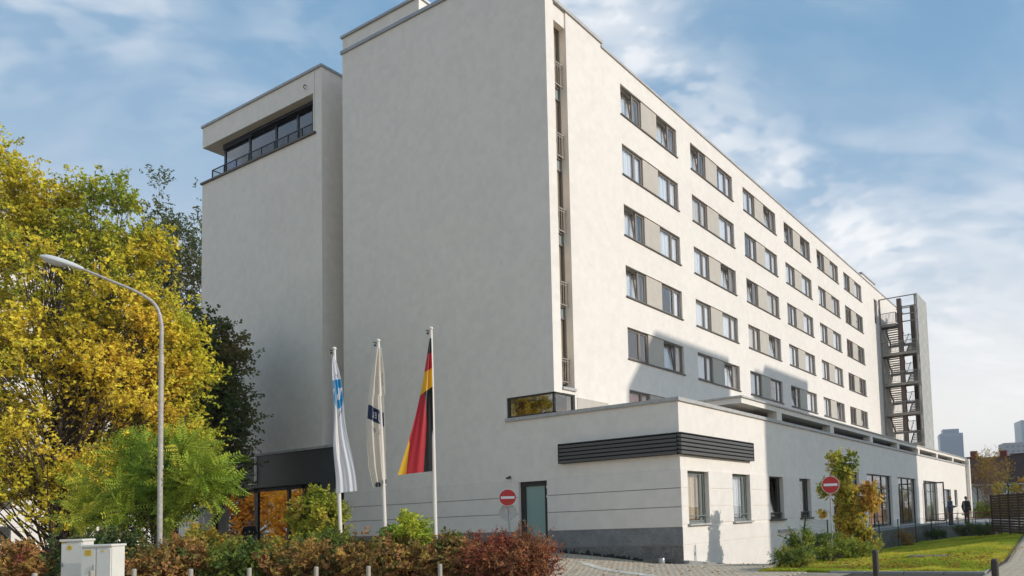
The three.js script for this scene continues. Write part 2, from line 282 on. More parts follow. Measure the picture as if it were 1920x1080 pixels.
{
  const H = thing('hotel_building', 'tall cream plastered hotel block with rows of paired windows on its sunlit side', 'building', [-11.6, 0, -28]);
  // side wall with the paired windows
  const holes = [];
  for (let k = 0; k < 6; k++) for (let r = 0; r < 5; r++) holes.push([4.98 + PAIR * k, 19.6 - ROW * r, 9.83 + PAIR * k, 21.04 - ROW * r]);
  holes.push([4.98, 5.72, 9.83, 7.16]);
  holes.push([44.9, 18.6, 45.9, 20.9]);
  part('side_wall', wallX([[1.23, 0], [56, 0], [56, 21.94], [1.23, 21.94]], holes, 0.42, RIGHT), M.plaster, H);
  part('front_wall', wallZ([[-17.81, 0], [-5.4, 0], [-5.4, 5.57], [-7.81, 5.57], [-7.81, 6.43], [-5.4, 6.43], [-5.4, 23.96], [-17.81, 23.96]], [[-7.26, 0.58, -5.86, 3.10]], 0.48, 0), M.plaster, H);
  part('rear_wall', merge(bx(-17.81, 0, -56, -17.4, 23.5, -0.5), bx(-17.4, 0, -56, RIGHT - 0.43, 21.9, -55.6)), M.plaster, H);
  part('roof', merge(bx(-17.39, 21.6, -55.5, RIGHT - 0.43, 21.75, -0.5)), M.concrete, H);
  part('corridor_wall', merge(bx(-9.6, 0.1, -55.5, -9.45, 21.5, -0.6)), M.room, H);
  for (let r = 0; r < 7; r++) part('floor_slab', bx(-9.4, 18.3 - ROW * r, -55.5, RIGHT - 0.46, 18.55 - ROW * r, -0.6), M.room, H);
  for (let k = 0; k < 9; k++) part('room_wall', bx(-9.4, 2.2, -1.35 - (k ? 0.95 + PAIR * (k - 1) * 1 + 2.6 : 0), RIGHT - 0.46, 21.5, -1.45 - (k ? 0.95 + PAIR * (k - 1) + 2.6 : 0)), M.room, H);
  // raised parapet behind the front edge, lower parapet along the rest
  part('parapet', merge(bx(RIGHT - 0.42, 21.94, -3.58, RIGHT, 22.12, -1.23), bx(RIGHT - 0.5, 21.42, -1.23, RIGHT - 0.06, 22.12, -0.48)), M.plaster, H);
  part('coping', bx(RIGHT - 0.55, 22.12, -3.66, RIGHT + 0.07, 22.26, -0.48), M.copingLight, H);
  part('coping', bx(RIGHT - 0.55, 21.94, -56.1, RIGHT + 0.06, 22.04, -3.60), M.copingLight, H);
  part('coping', bx(-17.88, 23.96, -0.62, -5.33, 24.11, 0.07), M.coping, H);
  const pent = part('penthouse', bx(-17.81, 24.11, -7, -12.55, 24.75, -0.02), M.plaster, H);
  part('coping', bx(-17.88, 24.75, -7.05, -12.47, 24.86, 0.06), M.coping, pent);
  const plant = part('roof_plant_room', bx(-9.5, 21.75, -51, -6.9, 24.0, -46.6), M.plaster, H);
  part('coping', bx(-9.56, 24.0, -51.06, -6.82, 24.12, -46.5), M.coping, plant);
  part('vent_pipe', cyl(-5.9, 22, 22.35, -21.2, 0.09), M.steelDark, H);
  // windows: T tilted, C closed with curtain, H half drawn, O open view, R red curtain, G grey blind
  const plan = ['TT TH HT TT TB GC', 'CC BC QC HC CB GG', 'TC CT TB QC HC GG', 'TQ CC BT CC CC GG', 'OT CT CQ TC CT GG'];
  plan.forEach((row, r) => row.split(' ').forEach((pr, k) => {
    const z = -4.98 - PAIR * k, y = 19.6 - ROW * r;
    [...pr].forEach((ch, q) => {
      const w = q ? 1.80 : 1.72, o = { w, h: 1.40, frame: M.hotelFrame, tilt: ch === 'T', curtain: ch === 'O' ? 0 : ch === 'H' ? 0.72 : 1 };
      if (ch === 'B') { o.mat = M.curtainBeige2; } if (ch === 'Q') o.curtain = 0.45;
      if (ch === 'G') { o.mat = M.curtainGrey; o.gap = 0.06; }
      placeWindow(H, o, [RIGHT, y + 0.04, z - (q ? 3.05 : 0)]);
    });
    const sp = part('spandrel_panel', bx(RIGHT - 0.3, y + 0.04, z - 1.72, RIGHT - 0.045, y + 1.42, z - 3.05), M.beige, H);
    part('sill', bx(RIGHT - 0.13, y - 0.02, z + 0.03, RIGHT + 0.06, y + 0.035, z - 4.89), M.sillDark, H);
  }));
  placeWindow(H, { w: 1.72, h: 1.40, frame: M.hotelFrame, curtain: 1, mat: M.curtainRed, gap: 0.08 }, [RIGHT, 5.76, -4.98]);
  part('spandrel_panel', bx(RIGHT - 0.3, 5.76, -6.70, RIGHT - 0.045, 7.14, -8.03), M.beige, H);
  placeWindow(H, { w: 1.80, h: 1.40, curtain: 1 }, [RIGHT, 5.76, -8.03]);
  // roof door to the fire stair
  part('door', bx(RIGHT - 0.3, 18.6, -45.9, RIGHT - 0.15, 20.88, -44.9), M.column, H);
  // tall slot beside the front slab
  const slotFloor = [18.89, 15.95, 12.9, 9.93, 6.88];
  part('slot_back', merge(bx(-5.98, 6.4, -1.23, -5.9, 21.5, -0.48)), M.roomDark, H);
  part('slot_base', bx(-5.84, 0, -1.23, RIGHT, 5.0, -0.48), M.plaster, H);
  part('slot_sill', bx(-5.84, 6.58, -1.27, RIGHT + 0.07, 6.68, -0.48), M.copingLight, H);
  slotFloor.forEach((y, i) => {
    const top = i ? slotFloor[i - 1] - 0.42 : 21.42, wn = part('window', merge(ring(y, top, -0.48, -1.23, -5.80, -5.75, 0.045)), M.hotelFrame, H);
    part('pane', bx(-5.775, y + 0.045, -0.525, -5.77, top - 0.045, -1.185), M.glassClear, wn);
    part('curtain', wavy(-0.49, -1.12, y, top, -5.845, 0.012, 4), M.curtainBeige, wn);
    if (i) part('slot_panel', bx(-5.84, top, -1.23, -5.77, slotFloor[i - 1], -0.48), M.frameGrey, H);
    const rl = [bx(-5.62, y + 0.95, -1.2, -5.58, y + 0.99, -0.5), bx(-5.62, y + 0.86, -1.2, -5.59, y + 0.885, -0.5), bx(-5.62, y + 0.04, -1.2, -5.58, y + 0.08, -0.5)];
    for (let k = 0; k < 6; k++) rl.push(bx(-5.61, y + 0.08, -0.53 - k * 0.128, -5.592, y + 0.95, -0.548 - k * 0.128));
    part('railing', merge(rl), M.slotRail, H);
  });
  // corner window
  const cw = part('window', merge(bx(-7.81, 5.63, -0.12, -5.43, 5.69, -0.04), bx(-7.81, 6.37, -0.12, -5.43, 6.43, -0.04), bx(-7.81, 5.69, -0.12, -7.70, 6.37, -0.04), bx(-5.52, 5.63, -0.12, -5.43, 6.43, -0.04), bx(-5.52, 5.63, -1.23, -5.43, 5.69, -0.12), bx(-5.52, 6.37, -1.23, -5.43, 6.43, -0.12), bx(-5.52, 5.69, -1.23, -5.43, 6.37, -1.11)), M.louvre, H);
  part('pane', bx(-7.70, 5.69, -0.085, -5.52, 6.37, -0.079), M.glassCoat, cw);
  part('pane', bx(-5.475, 5.69, -1.11, -5.469, 6.37, -0.12), M.glass, cw);
  part('corner_room', merge(bx(-7.81, 5.0, -1.3, -5.45, 5.5, -0.5), bx(-7.9, 5.5, -1.5, -5.9, 6.55, -1.35), bx(-8.0, 5.5, -1.5, -7.82, 6.55, -0.5)), M.roomWarm, H);
  part('corner_soffit', bx(-7.8, 6.44, -1.22, RIGHT, 6.575, -0.485), M.plaster, H);
  part('wall_panel', bx(RIGHT - 0.02, 5.55, -3.38, RIGHT + 0.02, 6.36, -1.34), M.beige, H);
  // the glazed service door
  const dr = part('door', merge(bx(-7.26, 0.58, -0.2, -7.02, 3.10, -0.1), bx(-6.06, 0.58, -0.2, -5.86, 3.10, -0.1), bx(-7.02, 2.92, -0.2, -6.06, 3.10, -0.1), bx(-7.02, 0.58, -0.2, -6.06, 0.74, -0.1)), M.louvre, H);
  part('pane', bx(-7.02, 0.74, -0.16, -6.06, 2.92, -0.145), M.frosted, dr);
  part('room', bx(-7.4, 0.3, -1.6, -5.7, 3.3, -1.5), M.room, dr);
  part('handle', plainG(new THREE.SphereGeometry(0.035, 10, 8)).translate(-7.12, 1.62, -0.07), M.galv, dr);
  for (const y of [2.86, 2.50, 0.88]) { const star = new THREE.Shape(); for (let i = 0; i < 12; i++) { const a = (i / 12) * 6.283, r = i % 2 ? 0.055 : 0.085; i ? star.lineTo(r * Math.cos(a), r * Math.sin(a)) : star.moveTo(r, 0); } star.holes.push(new THREE.Path().absarc(0, 0, 0.032, 0, 6.283)); part('star_plate', new THREE.ExtrudeGeometry(star, { depth: 0.02, bevelEnabled: false }).translate(-5.9, y, -0.098), M.white, dr); }
  part('door_step', bx(-7.5, 0.2, 0, -5.75, 0.56, 0.35), M.concrete, H);
  part('security_camera', merge(bx(-7.72, 3.27, 0, -7.66, 3.36, 0.1), bx(-7.74, 3.24, 0.08, -7.64, 3.31, 0.2)), M.steelDark, H);
  // plinth panels
  const J = [1.19, 1.88, 2.52, 3.17];
  for (const [x0, x1] of [[-17.81, -7.28], [-5.84, -5.405]]) {
    for (let i = 0; i < 3; i++) part('cladding_panel', bx(x0 + 0.003, J[i] + 0.014, 0, x1, J[i + 1] - 0.014, 0.022), M.plasterPanel, H);
    part('plinth_panel', bx(x0 + 0.003, 0.595, 0, x1, J[0] - 0.012, 0.02), M.plinth, H);
    part('plinth_base', bx(x0 + 0.003, -0.3, 0, x1, 0.57, 0.02), M.plinth, H);
  }
  part('joint_backing', merge(bx(-17.8, 0.5, 0, -7.285, 3.16, 0.004), bx(-5.835, 0.5, 0, -5.405, 3.16, 0.004)), M.joint, H);
}
// ---------- left wing of the hotel ----------
{
  const L = thing('hotel_wing', 'narrow cream hotel wing with a recessed dark window band under its roof', 'building', [-24.7, 0, -7]);
  const x0 = -29.93, x1 = -19.39;
  part('front_wall', wallZ([[x0, 5.47], [x1, 5.47], [x1, 23.92], [-20.06, 23.92], [-20.06, 20.70], [x0, 20.70]], [], 0.4, 0), M.plaster, L);
  part('roof_band', bx(x0, 22.80, -0.9, -20.06, 23.92, 0), M.plaster, L);
  part('side_wall', bx(x1 - 0.4, 5.47, -14, x1, 23.92, -0.4), M.plaster, L);
  part('left_wall', bx(x0, 0, -14, x0 + 0.4, 20.70, -0.4), M.plaster, L);
  part('rear_wall', bx(x0 + 0.4, 0, -14, x1 - 0.4, 23.9, -13.7), M.plaster, L);
  part('roof', bx(x0, 22.80, -14, x1 - 0.4, 23.85, -0.9), M.plaster, L);
  part('terrace_floor', bx(x0 + 0.4, 20.4, -13.7, x1 - 0.4, 20.66, -0.4), M.concrete, L);
  part('coping', merge(bx(x0 - 0.06, 23.92, -14, x1 + 0.06, 24.04, 0.07)), M.coping, L);
  part('sill', bx(x0 - 0.06, 20.70, -0.55, -19.82, 20.80, 0.09), M.sillDark, L);
  part('expansion_joint', bx(x1 - 0.55, 20.9, -0.001, x1 - 0.53, 23.9, 0.003), M.joint, L);
  // recessed glazing
  const mull = [-28.55, -26.2, -23.85, -22.0, -20.75], zf = -0.44;
  part('glazing_frame', merge(mull.map((x) => bx(x - 0.07, 20.8, zf - 0.08, x + 0.07, 22.8, zf)), bx(-28.65, 22.52, zf - 0.07, -20.06, 22.8, zf + 0.05), bx(-28.65, 20.8, zf - 0.08, -20.06, 20.9, zf), bx(-28.65, 20.8, -5, -28.57, 20.9, zf), bx(-28.65, 22.4, -5, -28.57, 22.8, zf), bx(-28.65, 20.9, -3, -28.57, 22.4, -2.85)), M.navy, L);
  for (let i = 0; i < mull.length; i++) part('pane', bx(mull[i] + 0.07, 20.9, zf - 0.045, i < 4 ? mull[i + 1] - 0.07 : -20.06, 22.52, zf - 0.038), M.glassBlue, L);
  part('pane', bx(-28.615, 20.9, -2.85, -28.608, 22.4, zf - 0.1), M.glass, L);
  part('awning_tube', bar([-26.0, 22.6, -0.33], [-20.1, 22.6, -0.33], 0.05, 8), M.navy, L);
  part('room_back', bx(-28, 20.66, -7.2, -20, 22.8, -7), M.roomDark, L);
  const rl = [bx(-29.3, 21.42, -0.2, -20.06, 21.46, -0.16), bx(-29.3, 20.92, -0.19, -20.06, 20.94, -0.17), bx(-29.3, 21.42, -6, -29.26, 21.46, -0.2)];
  for (let k = 0; k < 92; k++) rl.push(bx(-29.25 + k * 0.1, 20.82, -0.187, -29.237 + k * 0.1, 21.43, -0.173));
  for (let k = 0; k < 9; k++) rl.push(bx(-29.3 + k * 1.15, 20.8, -0.205, -29.25 + k * 1.15, 21.44, -0.155));
  part('railing', merge(rl), M.navy, L);
  part('roof_hook', merge(bar([-20.62, 23.36, 0], [-20.58, 23.33, 0.12], 0.022), bar([-20.58, 23.33, 0.12], [-20.62, 23.2, 0.13], 0.02), bar([-20.62, 23.2, 0.13], [-20.5, 23.08, 0.1], 0.02)), M.steelDark, L);
  // ground floor shopfront
  part('fascia_board', bx(-29.93, 3.76, -0.35, -18.47, 5.35, 0.04), M.fascia, L);
  part('fascia_flashing', bx(-30.0, 5.35, -0.4, -18.42, 5.466, 0.09), M.copingLight, L);
  part('pier', bx(-19.5, -0.2, -0.6, -18.47, 3.76, 0.036), M.fascia, L);
  part('recess_wall', bx(x1, 5.4, -6.2, -17.82, 23.5, -6), M.plaster, L);
  part('recess_roof', bx(x1 + 0.005, 5.2, -6, -17.82, 5.345, -0.36), M.concrete, L);
  part('recess_door', bx(-18.47, -0.2, -0.7, -17.82, 5.2, -0.6), M.roomDark, L);
  const sb = part('sign_board', bx(-28.0, 3.98, 0.04, -24.66, 5.27, 0.09), M.fascia, L);
  part('frame', merge(bx(-28.05, 3.93, 0.04, -24.61, 3.99, 0.12), bx(-28.05, 5.26, 0.04, -24.61, 5.32, 0.12), bx(-24.68, 3.99, 0.04, -24.61, 5.26, 0.12), bx(-28.05, 3.99, 0.04, -27.98, 5.26, 0.12)), M.whiteMetal, sb);
  for (const x of [-27.6, -25.4]) part('sign_lamp', merge(bar([x, 5.45, 0.02], [x + 0.05, 5.75, 0.3], 0.02), bx(x - 0.06, 5.62, 0.28, x + 0.12, 5.74, 0.46)), M.steelDark, L);
  const sf = part('shopfront_frame', merge([-29.42, -25.55, -22.9, -21.65, -20.1].map((x, i) => bx(x - (i === 1 ? 0.22 : 0.07), -0.2, -0.62, x + 0.09, 3.76, -0.5)), bx(-29.4, 3.6, -0.62, -19.5, 3.76, -0.5)), M.louvre, L);
  const ms = [-29.35, -25.4, -22.8, -21.55, -20.0, -19.5];
  for (let i = 0; i < 5; i++) part('pane', bx(ms[i] + 0.02, 0.1, -0.57, ms[i + 1] - 0.14, 3.6, -0.563), M.glassMirror, sf);
  part('lobby', merge(bx(-29.5, 0.0, -9, -19.5, 0.1, -0.65), bx(-29.5, 0.1, -9.1, -19.5, 4.4, -9), bx(-29.5, 4.4, -9, -19.5, 4.5, -0.65)), M.roomDark, L);
  part('entrance_wall', bx(-31.6, -0.2, -0.3, -29.62, 2.9, 0.2), M.plaster, L);
  part('left_pier', bx(-29.93, -0.2, -0.4, -29.5, 3.76, -0.02), M.plaster, L);
}

// ---------- low wing with restaurant ----------
{
  const A = thing('restaurant_wing', 'low sunlit cream wing with a black corner louvre and restaurant windows', 'building', [-2.7, 0, -27]);
  const wins = [[0.44, 1.94], [3.85, 5.40], [7.30, 8.80], [10.74, 12.18]], rest = [[15.45, 20.05, 0.4, 3.70], [21.6, 27.1, 0.42, 3.69], [28.75, 34.0, 0.42, 3.68], [36.4, 41.4, 0.40, 3.62], [43.7, 47.2, 0.40, 3.06], [48.8, 50.2, 1.6, 3.06]];
  part('side_wall', wallX([[0, -0.9], [55.4, -0.9], [55.4, 5.49], [0, 5.49]], [...wins.map(([a, b]) => [a, 1.27, b, 3.12]), ...rest.map(([a, b, c, d]) => [a, c, b, d])], 0.36, 0), M.plaster, A);
  part('front_wall', bx(-5.4, -0.9, -0.36, -0.36, 5.49, 0), M.plaster, A);
  part('rear_wall', bx(-5.4, -0.5, -55.4, -0.36, 5.4, -55.1), M.plaster, A);
  part('roof', bx(-5.4, 5.02, -55.1, -0.36, 5.16, -0.36), M.concrete, A);
  part('floor', bx(-5.38, 0.25, -55.0, -0.37, 0.36, -0.4), M.wood, A);
  part('coping', merge(bx(-0.42, 5.49, -55.4, 0.07, 5.62, 0.07), bx(-7.86, 5.49, -0.12, -0.42, 5.62, 0.07)), M.copingLight, A);
  // inside walls
  part('inner_wall', bx(-4.0, 0.4, -54.5, -3.9, 5.0, -14.2), M.roomWarm, A);
  part('inner_wall', bx(-2.6, 0.4, -13.6, -2.5, 5.0, -0.45), M.roomWarm, A);
  part('inner_wall', bx(-5.3, 0.4, -14.1, -0.4, 5.0, -13.95), M.room, A);
  part('inner_wall', bx(-3.9, 0.4, -42.9, -0.4, 5.0, -42.75), M.room, A);
  // four single windows
  wins.forEach(([a, b], i) => {
    const w = b - a;
    const wd = placeWindow(A, { w, h: 1.83, split: i < 2 ? 0.80 : 0.84, tilt: i === 2, curtain: i === 0 ? 0.999 : i === 1 ? 0.55 : 0, mat: i === 0 ? M.curtainBeige : M.curtain, frame: i < 2 ? M.frameGrey : M.frame, depth: 0.16, gap: 0.1 }, [0, 1.29, -a]);
    const rail = new THREE.Mesh(merge(bx(-0.1, 0.25, -0.06, -0.06, 0.285, -w + 0.05), ...(i < 2 ? [] : Array.from({ length: 12 }, (_, k) => bx(-0.09, 0.02, -0.08 - k * (w - 0.15) / 11, -0.075, 0.26, -0.095 - k * (w - 0.15) / 11)))), i < 2 ? M.frameGrey : M.frame); rail.name = 'rail'; rail.castShadow = rail.receiveShadow = true; wd.add(rail);
    part('sill', bx(-0.16, 1.22, -a + 0.05, 0.11, 1.285, -b - 0.08), i < 2 ? M.copingLight : M.sillDark, A);
  });
  part('red_panel', bx(-1.3, 0.5, -9.4, -1.25, 3.6, -6.9), M.curtainRed, A);
  part('red_panel', bx(-1.4, 0.5, -2.3, -1.35, 3.6, -1.2), M.roomWarm, A);
  // restaurant glazing: tall panes with a transom
  rest.forEach(([a, b, y0, y1], i) => {
    const n = i < 4 ? 3 : 1, gs = [...ring(y0, y1, -a, -b, -0.24, -0.15, 0.07)], zs = [a + 0.07];
    for (let k = 1; k < n; k++) { const z = lerp(a, b, k / n); gs.push(bx(-0.24, y0, -z + 0.035, -0.15, y1, -z - 0.035)); }
    if (i < 4) gs.push(bx(-0.24, y1 - 0.86, -a, -0.15, y1 - 0.79, -b));
    const wd = part('window', merge(gs), i < 4 ? M.frame : M.frameGrey, A);
    for (let k = 0; k < n; k++) { const za = lerp(a, b, k / n) + 0.04, zb = lerp(a, b, (k + 1) / n) - 0.04; if (i === 3 && k === 0) { part('pane', bx(-0.2, y1 - 0.79, -za, -0.194, y1 - 0.07, -zb), M.glass, wd); continue; } part('pane', bx(-0.2, y0 + 0.07, -za, -0.194, i < 4 ? y1 - 0.86 : y1 - 0.07, -zb), M.glass, wd); if (i < 4) part('pane', bx(-0.2, y1 - 0.79, -za, -0.194, y1 - 0.07, -zb), M.glass, wd); }
    if (i === 3) for (const [c0, c1] of [[a + 1.7, a + 2.3], [b - 1.1, b - 0.2]]) part('curtain', wavy(-c0, -c1, y0, y1 - 0.1, -0.5, 0.03, 4), std(0.16, 0.24, 0.12, 0.9), wd);
    part('sill', bx(-0.14, y0 - 0.06, -a + 0.05, 0.10, y0 - 0.006, -b - 0.05), M.copingLight, A);
  });
  // open terrace door leaf
  const leaf = part('door', merge(bx(0.02, 0.46, -36.44, 1.52, 0.56, -36.38), bx(0.02, 3.34, -36.44, 1.52, 3.44, -36.38), bx(0.02, 0.56, -36.44, 0.1, 3.34, -36.38), bx(1.42, 0.56, -36.44, 1.52, 3.34, -36.38)), M.frame, A);
  part('pane', bx(0.1, 0.56, -36.415, 1.42, 3.34, -36.408), M.glass, leaf);
  part('handle', bx(1.36, 1.85, -36.37, 1.45, 1.9, -36.32), M.galv, leaf);
  // cladding panels with joints
  const J = [0.58, 1.19, 1.88, 2.52, 3.17];
  const piers = [[0.003, 0.44], [1.94, 3.85], [5.40, 7.30], [8.80, 10.74], [12.18, 15.40], [20.1, 21.55], [27.15, 28.7], [34.05, 36.35], [41.45, 43.65]];
  piers.forEach(([a, b], i) => { for (let k = 1; k < 4; k++) if (i < 5 || k > 0) part('cladding_panel', bx(0, J[k] + (k === 1 && i < 5 ? 0.10 : 0.014), -a - 0.002, 0.02, J[k + 1] - 0.014, -b + 0.002), M.plasterPanel, A); });
  part('cladding_panel', bx(0, 0.595, -0.003, 0.02, 1.205, -15.4), M.plasterPanel, A);
  part('cladding_panel', bx(0, -0.85, -0.003, 0.02, 0.567, -15.4), M.plasterPanel, A);
  for (let k = 1; k < 4; k++) part('cladding_panel', bx(-5.4, J[k] + 0.014, 0, 0.02, J[k + 1] - 0.014, 0.022), M.plasterPanel, A);
  part('plinth_panel', bx(-5.4, 0.595, 0, 0.02, 1.178, 0.02), M.plinth, A);
  part('plinth_base', bx(-5.4, -0.5, 0, 0.02, 0.57, 0.02), M.plinthBase, A);
  part('joint_backing', merge(bx(-5.4, 0.5, 0, 0, 3.16, 0.004)), M.joint, A);
  // bitumen left bare in ragged patches along the foot of the front
  { let x = -5.3; for (let k = 0; k < 9; k++) { const w = rr(0.35, 0.75), pts = [], n = 12, y0 = groundH(x + w / 2, 0) - 0.05; for (let i = 0; i <= n; i++) pts.push(new THREE.Vector2(x + (w * i) / n, y0 + 0.08 + 0.22 * (1 - k / 12) * noise3(i * 0.9 + k * 7, 3, 1, 91) * (i === 0 || i === n ? 0.2 : 1))); pts.push(new THREE.Vector2(x + w, y0), new THREE.Vector2(x, y0)); part('bitumen_patch', new THREE.ExtrudeGeometry(new THREE.Shape(pts), { depth: 0.004, bevelEnabled: false }).translate(0, 0, 0.02), M.bitumen, A); x += w + rr(0.0, 0.12); } }
  // louvre band round the corner: backing and five slats a side
  const lb = part('louvre', merge(bx(-5.1, 3.66, 0, 0.0, 4.36, 0.03), bx(0, 3.66, -5.5, 0.03, 4.36, 0.03), bx(-5.13, 3.66, 0.03, -5.1, 4.38, 0.2), bx(0, 3.66, -5.53, 0.2, 4.38, -5.5), bx(-5.13, 4.36, 0, 0, 4.39, 0.2), bx(0, 4.36, -5.53, 0.2, 4.39, 0.2)), M.louvre, A);
  for (let k = 0; k < 5; k++) {
    const y = 3.67 + k * 0.138;
    const prof = (flip) => { const s = new THREE.Shape([[0.03, 0.05], [0.155, -0.004], [0.19, 0.004], [0.19, 0.094], [0.17, 0.104], [0.03, 0.118]].map(([a, b]) => new THREE.Vector2(a, b))); return s; };
    const gA = new THREE.ExtrudeGeometry(prof(), { depth: 5.1, bevelEnabled: false });  // profile in (out, up), along +z
    const a = plainG(gA.clone()); a.rotateY(-Math.PI / 2); a.translate(0, y, 0);           // out -> +z, length -> -x
    part('slat', a, M.louvreSlat, lb);
    const gB = new THREE.ExtrudeGeometry(prof(), { depth: 5.69, bevelEnabled: false }), b = plainG(gB); b.translate(0, y, -5.5); part('slat', b, M.louvreSlat, lb);
  }
  // roof canopy carried above the parapet on short posts
  const cn = part('canopy', merge(bx(RIGHT + 0.02, 5.98, -55.9, 0.04, 6.2, -4.87)), M.plaster, A);
  part('coping', bx(RIGHT + 0.02, 6.2, -55.95, 0.1, 6.27, -4.80), M.copingLight, cn);
  for (const z of [-8.4, -15.4, -22.6, -29, -35.1, -41.7, -48.6]) part('canopy_post', bx(-0.42, 5.62, z - 0.55, 0.036, 5.98, z), M.plaster, A);
  part('end_fin', bx(-0.3, -0.6, -56, 0.36, 6.2, -55.42), M.plaster, A);
  part('roof_lamp', bx(0.002, 0.72, -9.9, 0.1, 0.83, -8.0), M.copingLight, A);
}
// retaining wall and terrace
{
  const T = thing('terrace', 'raised concrete terrace along the restaurant windows', 'terrace', [1.1, -0.6, -32]);
  part('retaining_wall', bx(2.0, -1.0, -52, 2.24, 0.42, -11.9), M.concreteDirty, T);
  part('end_wall', bx(0.03, -1.0, -12.14, 2.0, 0.40, -11.9), M.concreteDirty, T);
  part('floor', bx(0.03, -1.0, -52, 2.0, 0.34, -12.14), M.concrete, T);
  part('floor', bx(2.24, -1.0, -52, 6.2, 0.34, -26.8), M.concrete, T);
  part('step', bx(0.03, -1.0, -11.9, 1.6, 0.1, -11.55), M.concrete, T);
}
{
  const U = thing('utility_box', 'grey utility box at the foot of the wall behind the wire fence', 'box', [1.2, -0.6, -10.6]);
  part('body', plainG(new RoundedBoxGeometry(0.9, 1.0, 0.5, 2, 0.02)).translate(1.3, 0.0, -10.6), M.concreteDirty, U);
  part('lid', plainG(new RoundedBoxGeometry(0.98, 0.05, 0.58, 2, 0.02)).translate(1.3, 0.52, -10.6), M.concrete, U);
}
// ---------- fire escape ----------
{
  const F = thing('fire_escape', 'steel fire escape stair beside a tall concrete screen wall', 'fire stair', [-3.7, 5, -48.5]);
  const z0 = -46.5, z1 = -50.5, xa = -5.36, xb = -2.02;
  part('screen_wall', bx(-2.0, 1, z1, -1.86, 21.2, z0 - 0.04), M.screenWall, F);
  part('column', bx(-3.86, 5, -47.4, -3.46, 21.1, -47.0), M.column, F);
  part('column', bx(-3.3, 5, -50.2, -2.9, 21.0, -49.8), M.column, F);
  for (const [x, z] of [[xa + 0.04, z0], [xb - 0.06, z0], [xb - 0.06, z1]]) part('post', bx(x - 0.05, 5, z - 0.06, x + 0.06, 21.15, z + 0.05), M.stairMetal, F);
  part('top_frame', merge(bx(xa, 21.07, z0 - 0.05, xb, 21.15, z0 + 0.04), bx(-4.8, 21.02, z1 - 0.05, xb, 21.1, z1 + 0.04), bx(xb - 0.08, 21.05, z1, xb, 21.13, z0)), M.stairMetal, F);
  for (const y of [20.3, 19.6, 18.9]) part('cross_bar', bx(-3.46, y, z0 - 0.9, xb, y + 0.09, z0 - 0.82), M.stairMetal, F);
  const levels = [18.72, 15.95, 13.12, 10.32, 7.5];
  levels.forEach((y, i) => {
    const xr = i === 0 ? -3.9 : xb - 0.1;
    const ld = part('landing', merge(bx(xa, y - 0.05, -47.7, xr, y, z0), bx(xa, y - 0.26, z0 - 0.06, xr, y - 0.05, z0), bx(xa, y - 0.26, -47.7, xr, y - 0.05, -47.64), bx(xa, y - 0.26, -47.64, xa + 0.06, y - 0.05, z0 - 0.06), bx(xr - 0.06, y - 0.26, -47.64, xr, y - 0.05, z0 - 0.06)), M.stairMetal, F);
    const r = [bx(xa, y + 1.0, z0 - 0.05, xr, y + 1.05, z0), bx(xa, y + 0.1, z0 - 0.04, xr, y + 0.13, z0 - 0.01), bx(xr - 0.05, y + 1.0, -47.7, xr, y + 1.05, z0)];
    for (let x = xa + 0.12; x < xr; x += 0.13) r.push(bx(x, y + 0.1, z0 - 0.035, x + 0.025, y + 1.0, z0 - 0.012));
    for (let z = z0 - 0.12; z > -47.7; z -= 0.13) r.push(bx(xr - 0.035, y + 0.1, z - 0.025, xr - 0.012, y + 1.0, z));
    part('railing', merge(r), M.steel, ld);
    if (i === 4) return;
    const yl = levels[i + 1], ym = (y + yl) / 2, n = 8;
    const mid = part('landing', merge(bx(xa, ym - 0.06, z1, xb - 0.1, ym, -49.5), bx(xa, ym - 0.24, -49.56, xb - 0.1, ym - 0.06, -49.5)), M.stairMetal, F);
    const r2 = [bx(xa, ym + 1.0, z1, xb - 0.1, ym + 1.05, z1 + 0.05)]; for (let x = xa + 0.12; x < xb - 0.1; x += 0.13) r2.push(bx(x, ym, z1 + 0.01, x + 0.025, ym + 1, z1 + 0.035)); part('railing', merge(r2), M.steel, mid);
    for (let k = 0; k < n; k++) {                                                      // two flights of treads
      const t = (k + 0.5) / n;
      part('tread', bx(-5.2, lerp(y, ym, t) - 0.05, lerp(-47.7, -49.5, t) - 0.14, -3.95, lerp(y, ym, t), lerp(-47.7, -49.5, t) + 0.14), M.stairMetal, F);
      part('tread', bx(-3.4, lerp(yl, ym, t) - 0.05, lerp(-47.7, -49.5, t) - 0.14, -2.2, lerp(yl, ym, t), lerp(-47.7, -49.5, t) + 0.14), M.stairMetal, F);
    }
    for (const [xx, ya] of [[-5.22, y], [-3.92, y], [-3.42, yl], [-2.18, yl]]) part('stringer', bar([xx, ya - 0.05, -47.66], [xx, ym - 0.05, -49.52], 0.07, 4), M.stairMetal, F);
    for (const [xx, ya] of [[-3.92, y], [-3.42, yl]]) part('handrail', bar([xx, ya + 0.95, -47.66], [xx, ym + 0.95, -49.52], 0.03, 5), M.steel, F);
  });
}
// ---------- the apartment house across the street, outside the frame, whose shadow lies on the hotel ----------
{
  const B = thing('apartment_house', 'apartment house across the street casting its roof shadow on the hotel', 'building', [61, 0, -46]);
  part('wall', bx(58, -0.5, -57.9, 64, 39.5, -32.7), M.plaster, B);
  part('penthouse', bx(58, 39.5, -40.1, 64, 41.9, -32.6), M.plaster, B);
  part('penthouse', bx(58, 39.5, -52.2, 64, 42.3, -45.0), M.plaster, B);
  part('chimney', bx(58.2, 39.5, -44.55, 59.2, 41.9, -43.6), M.concrete, B);
}

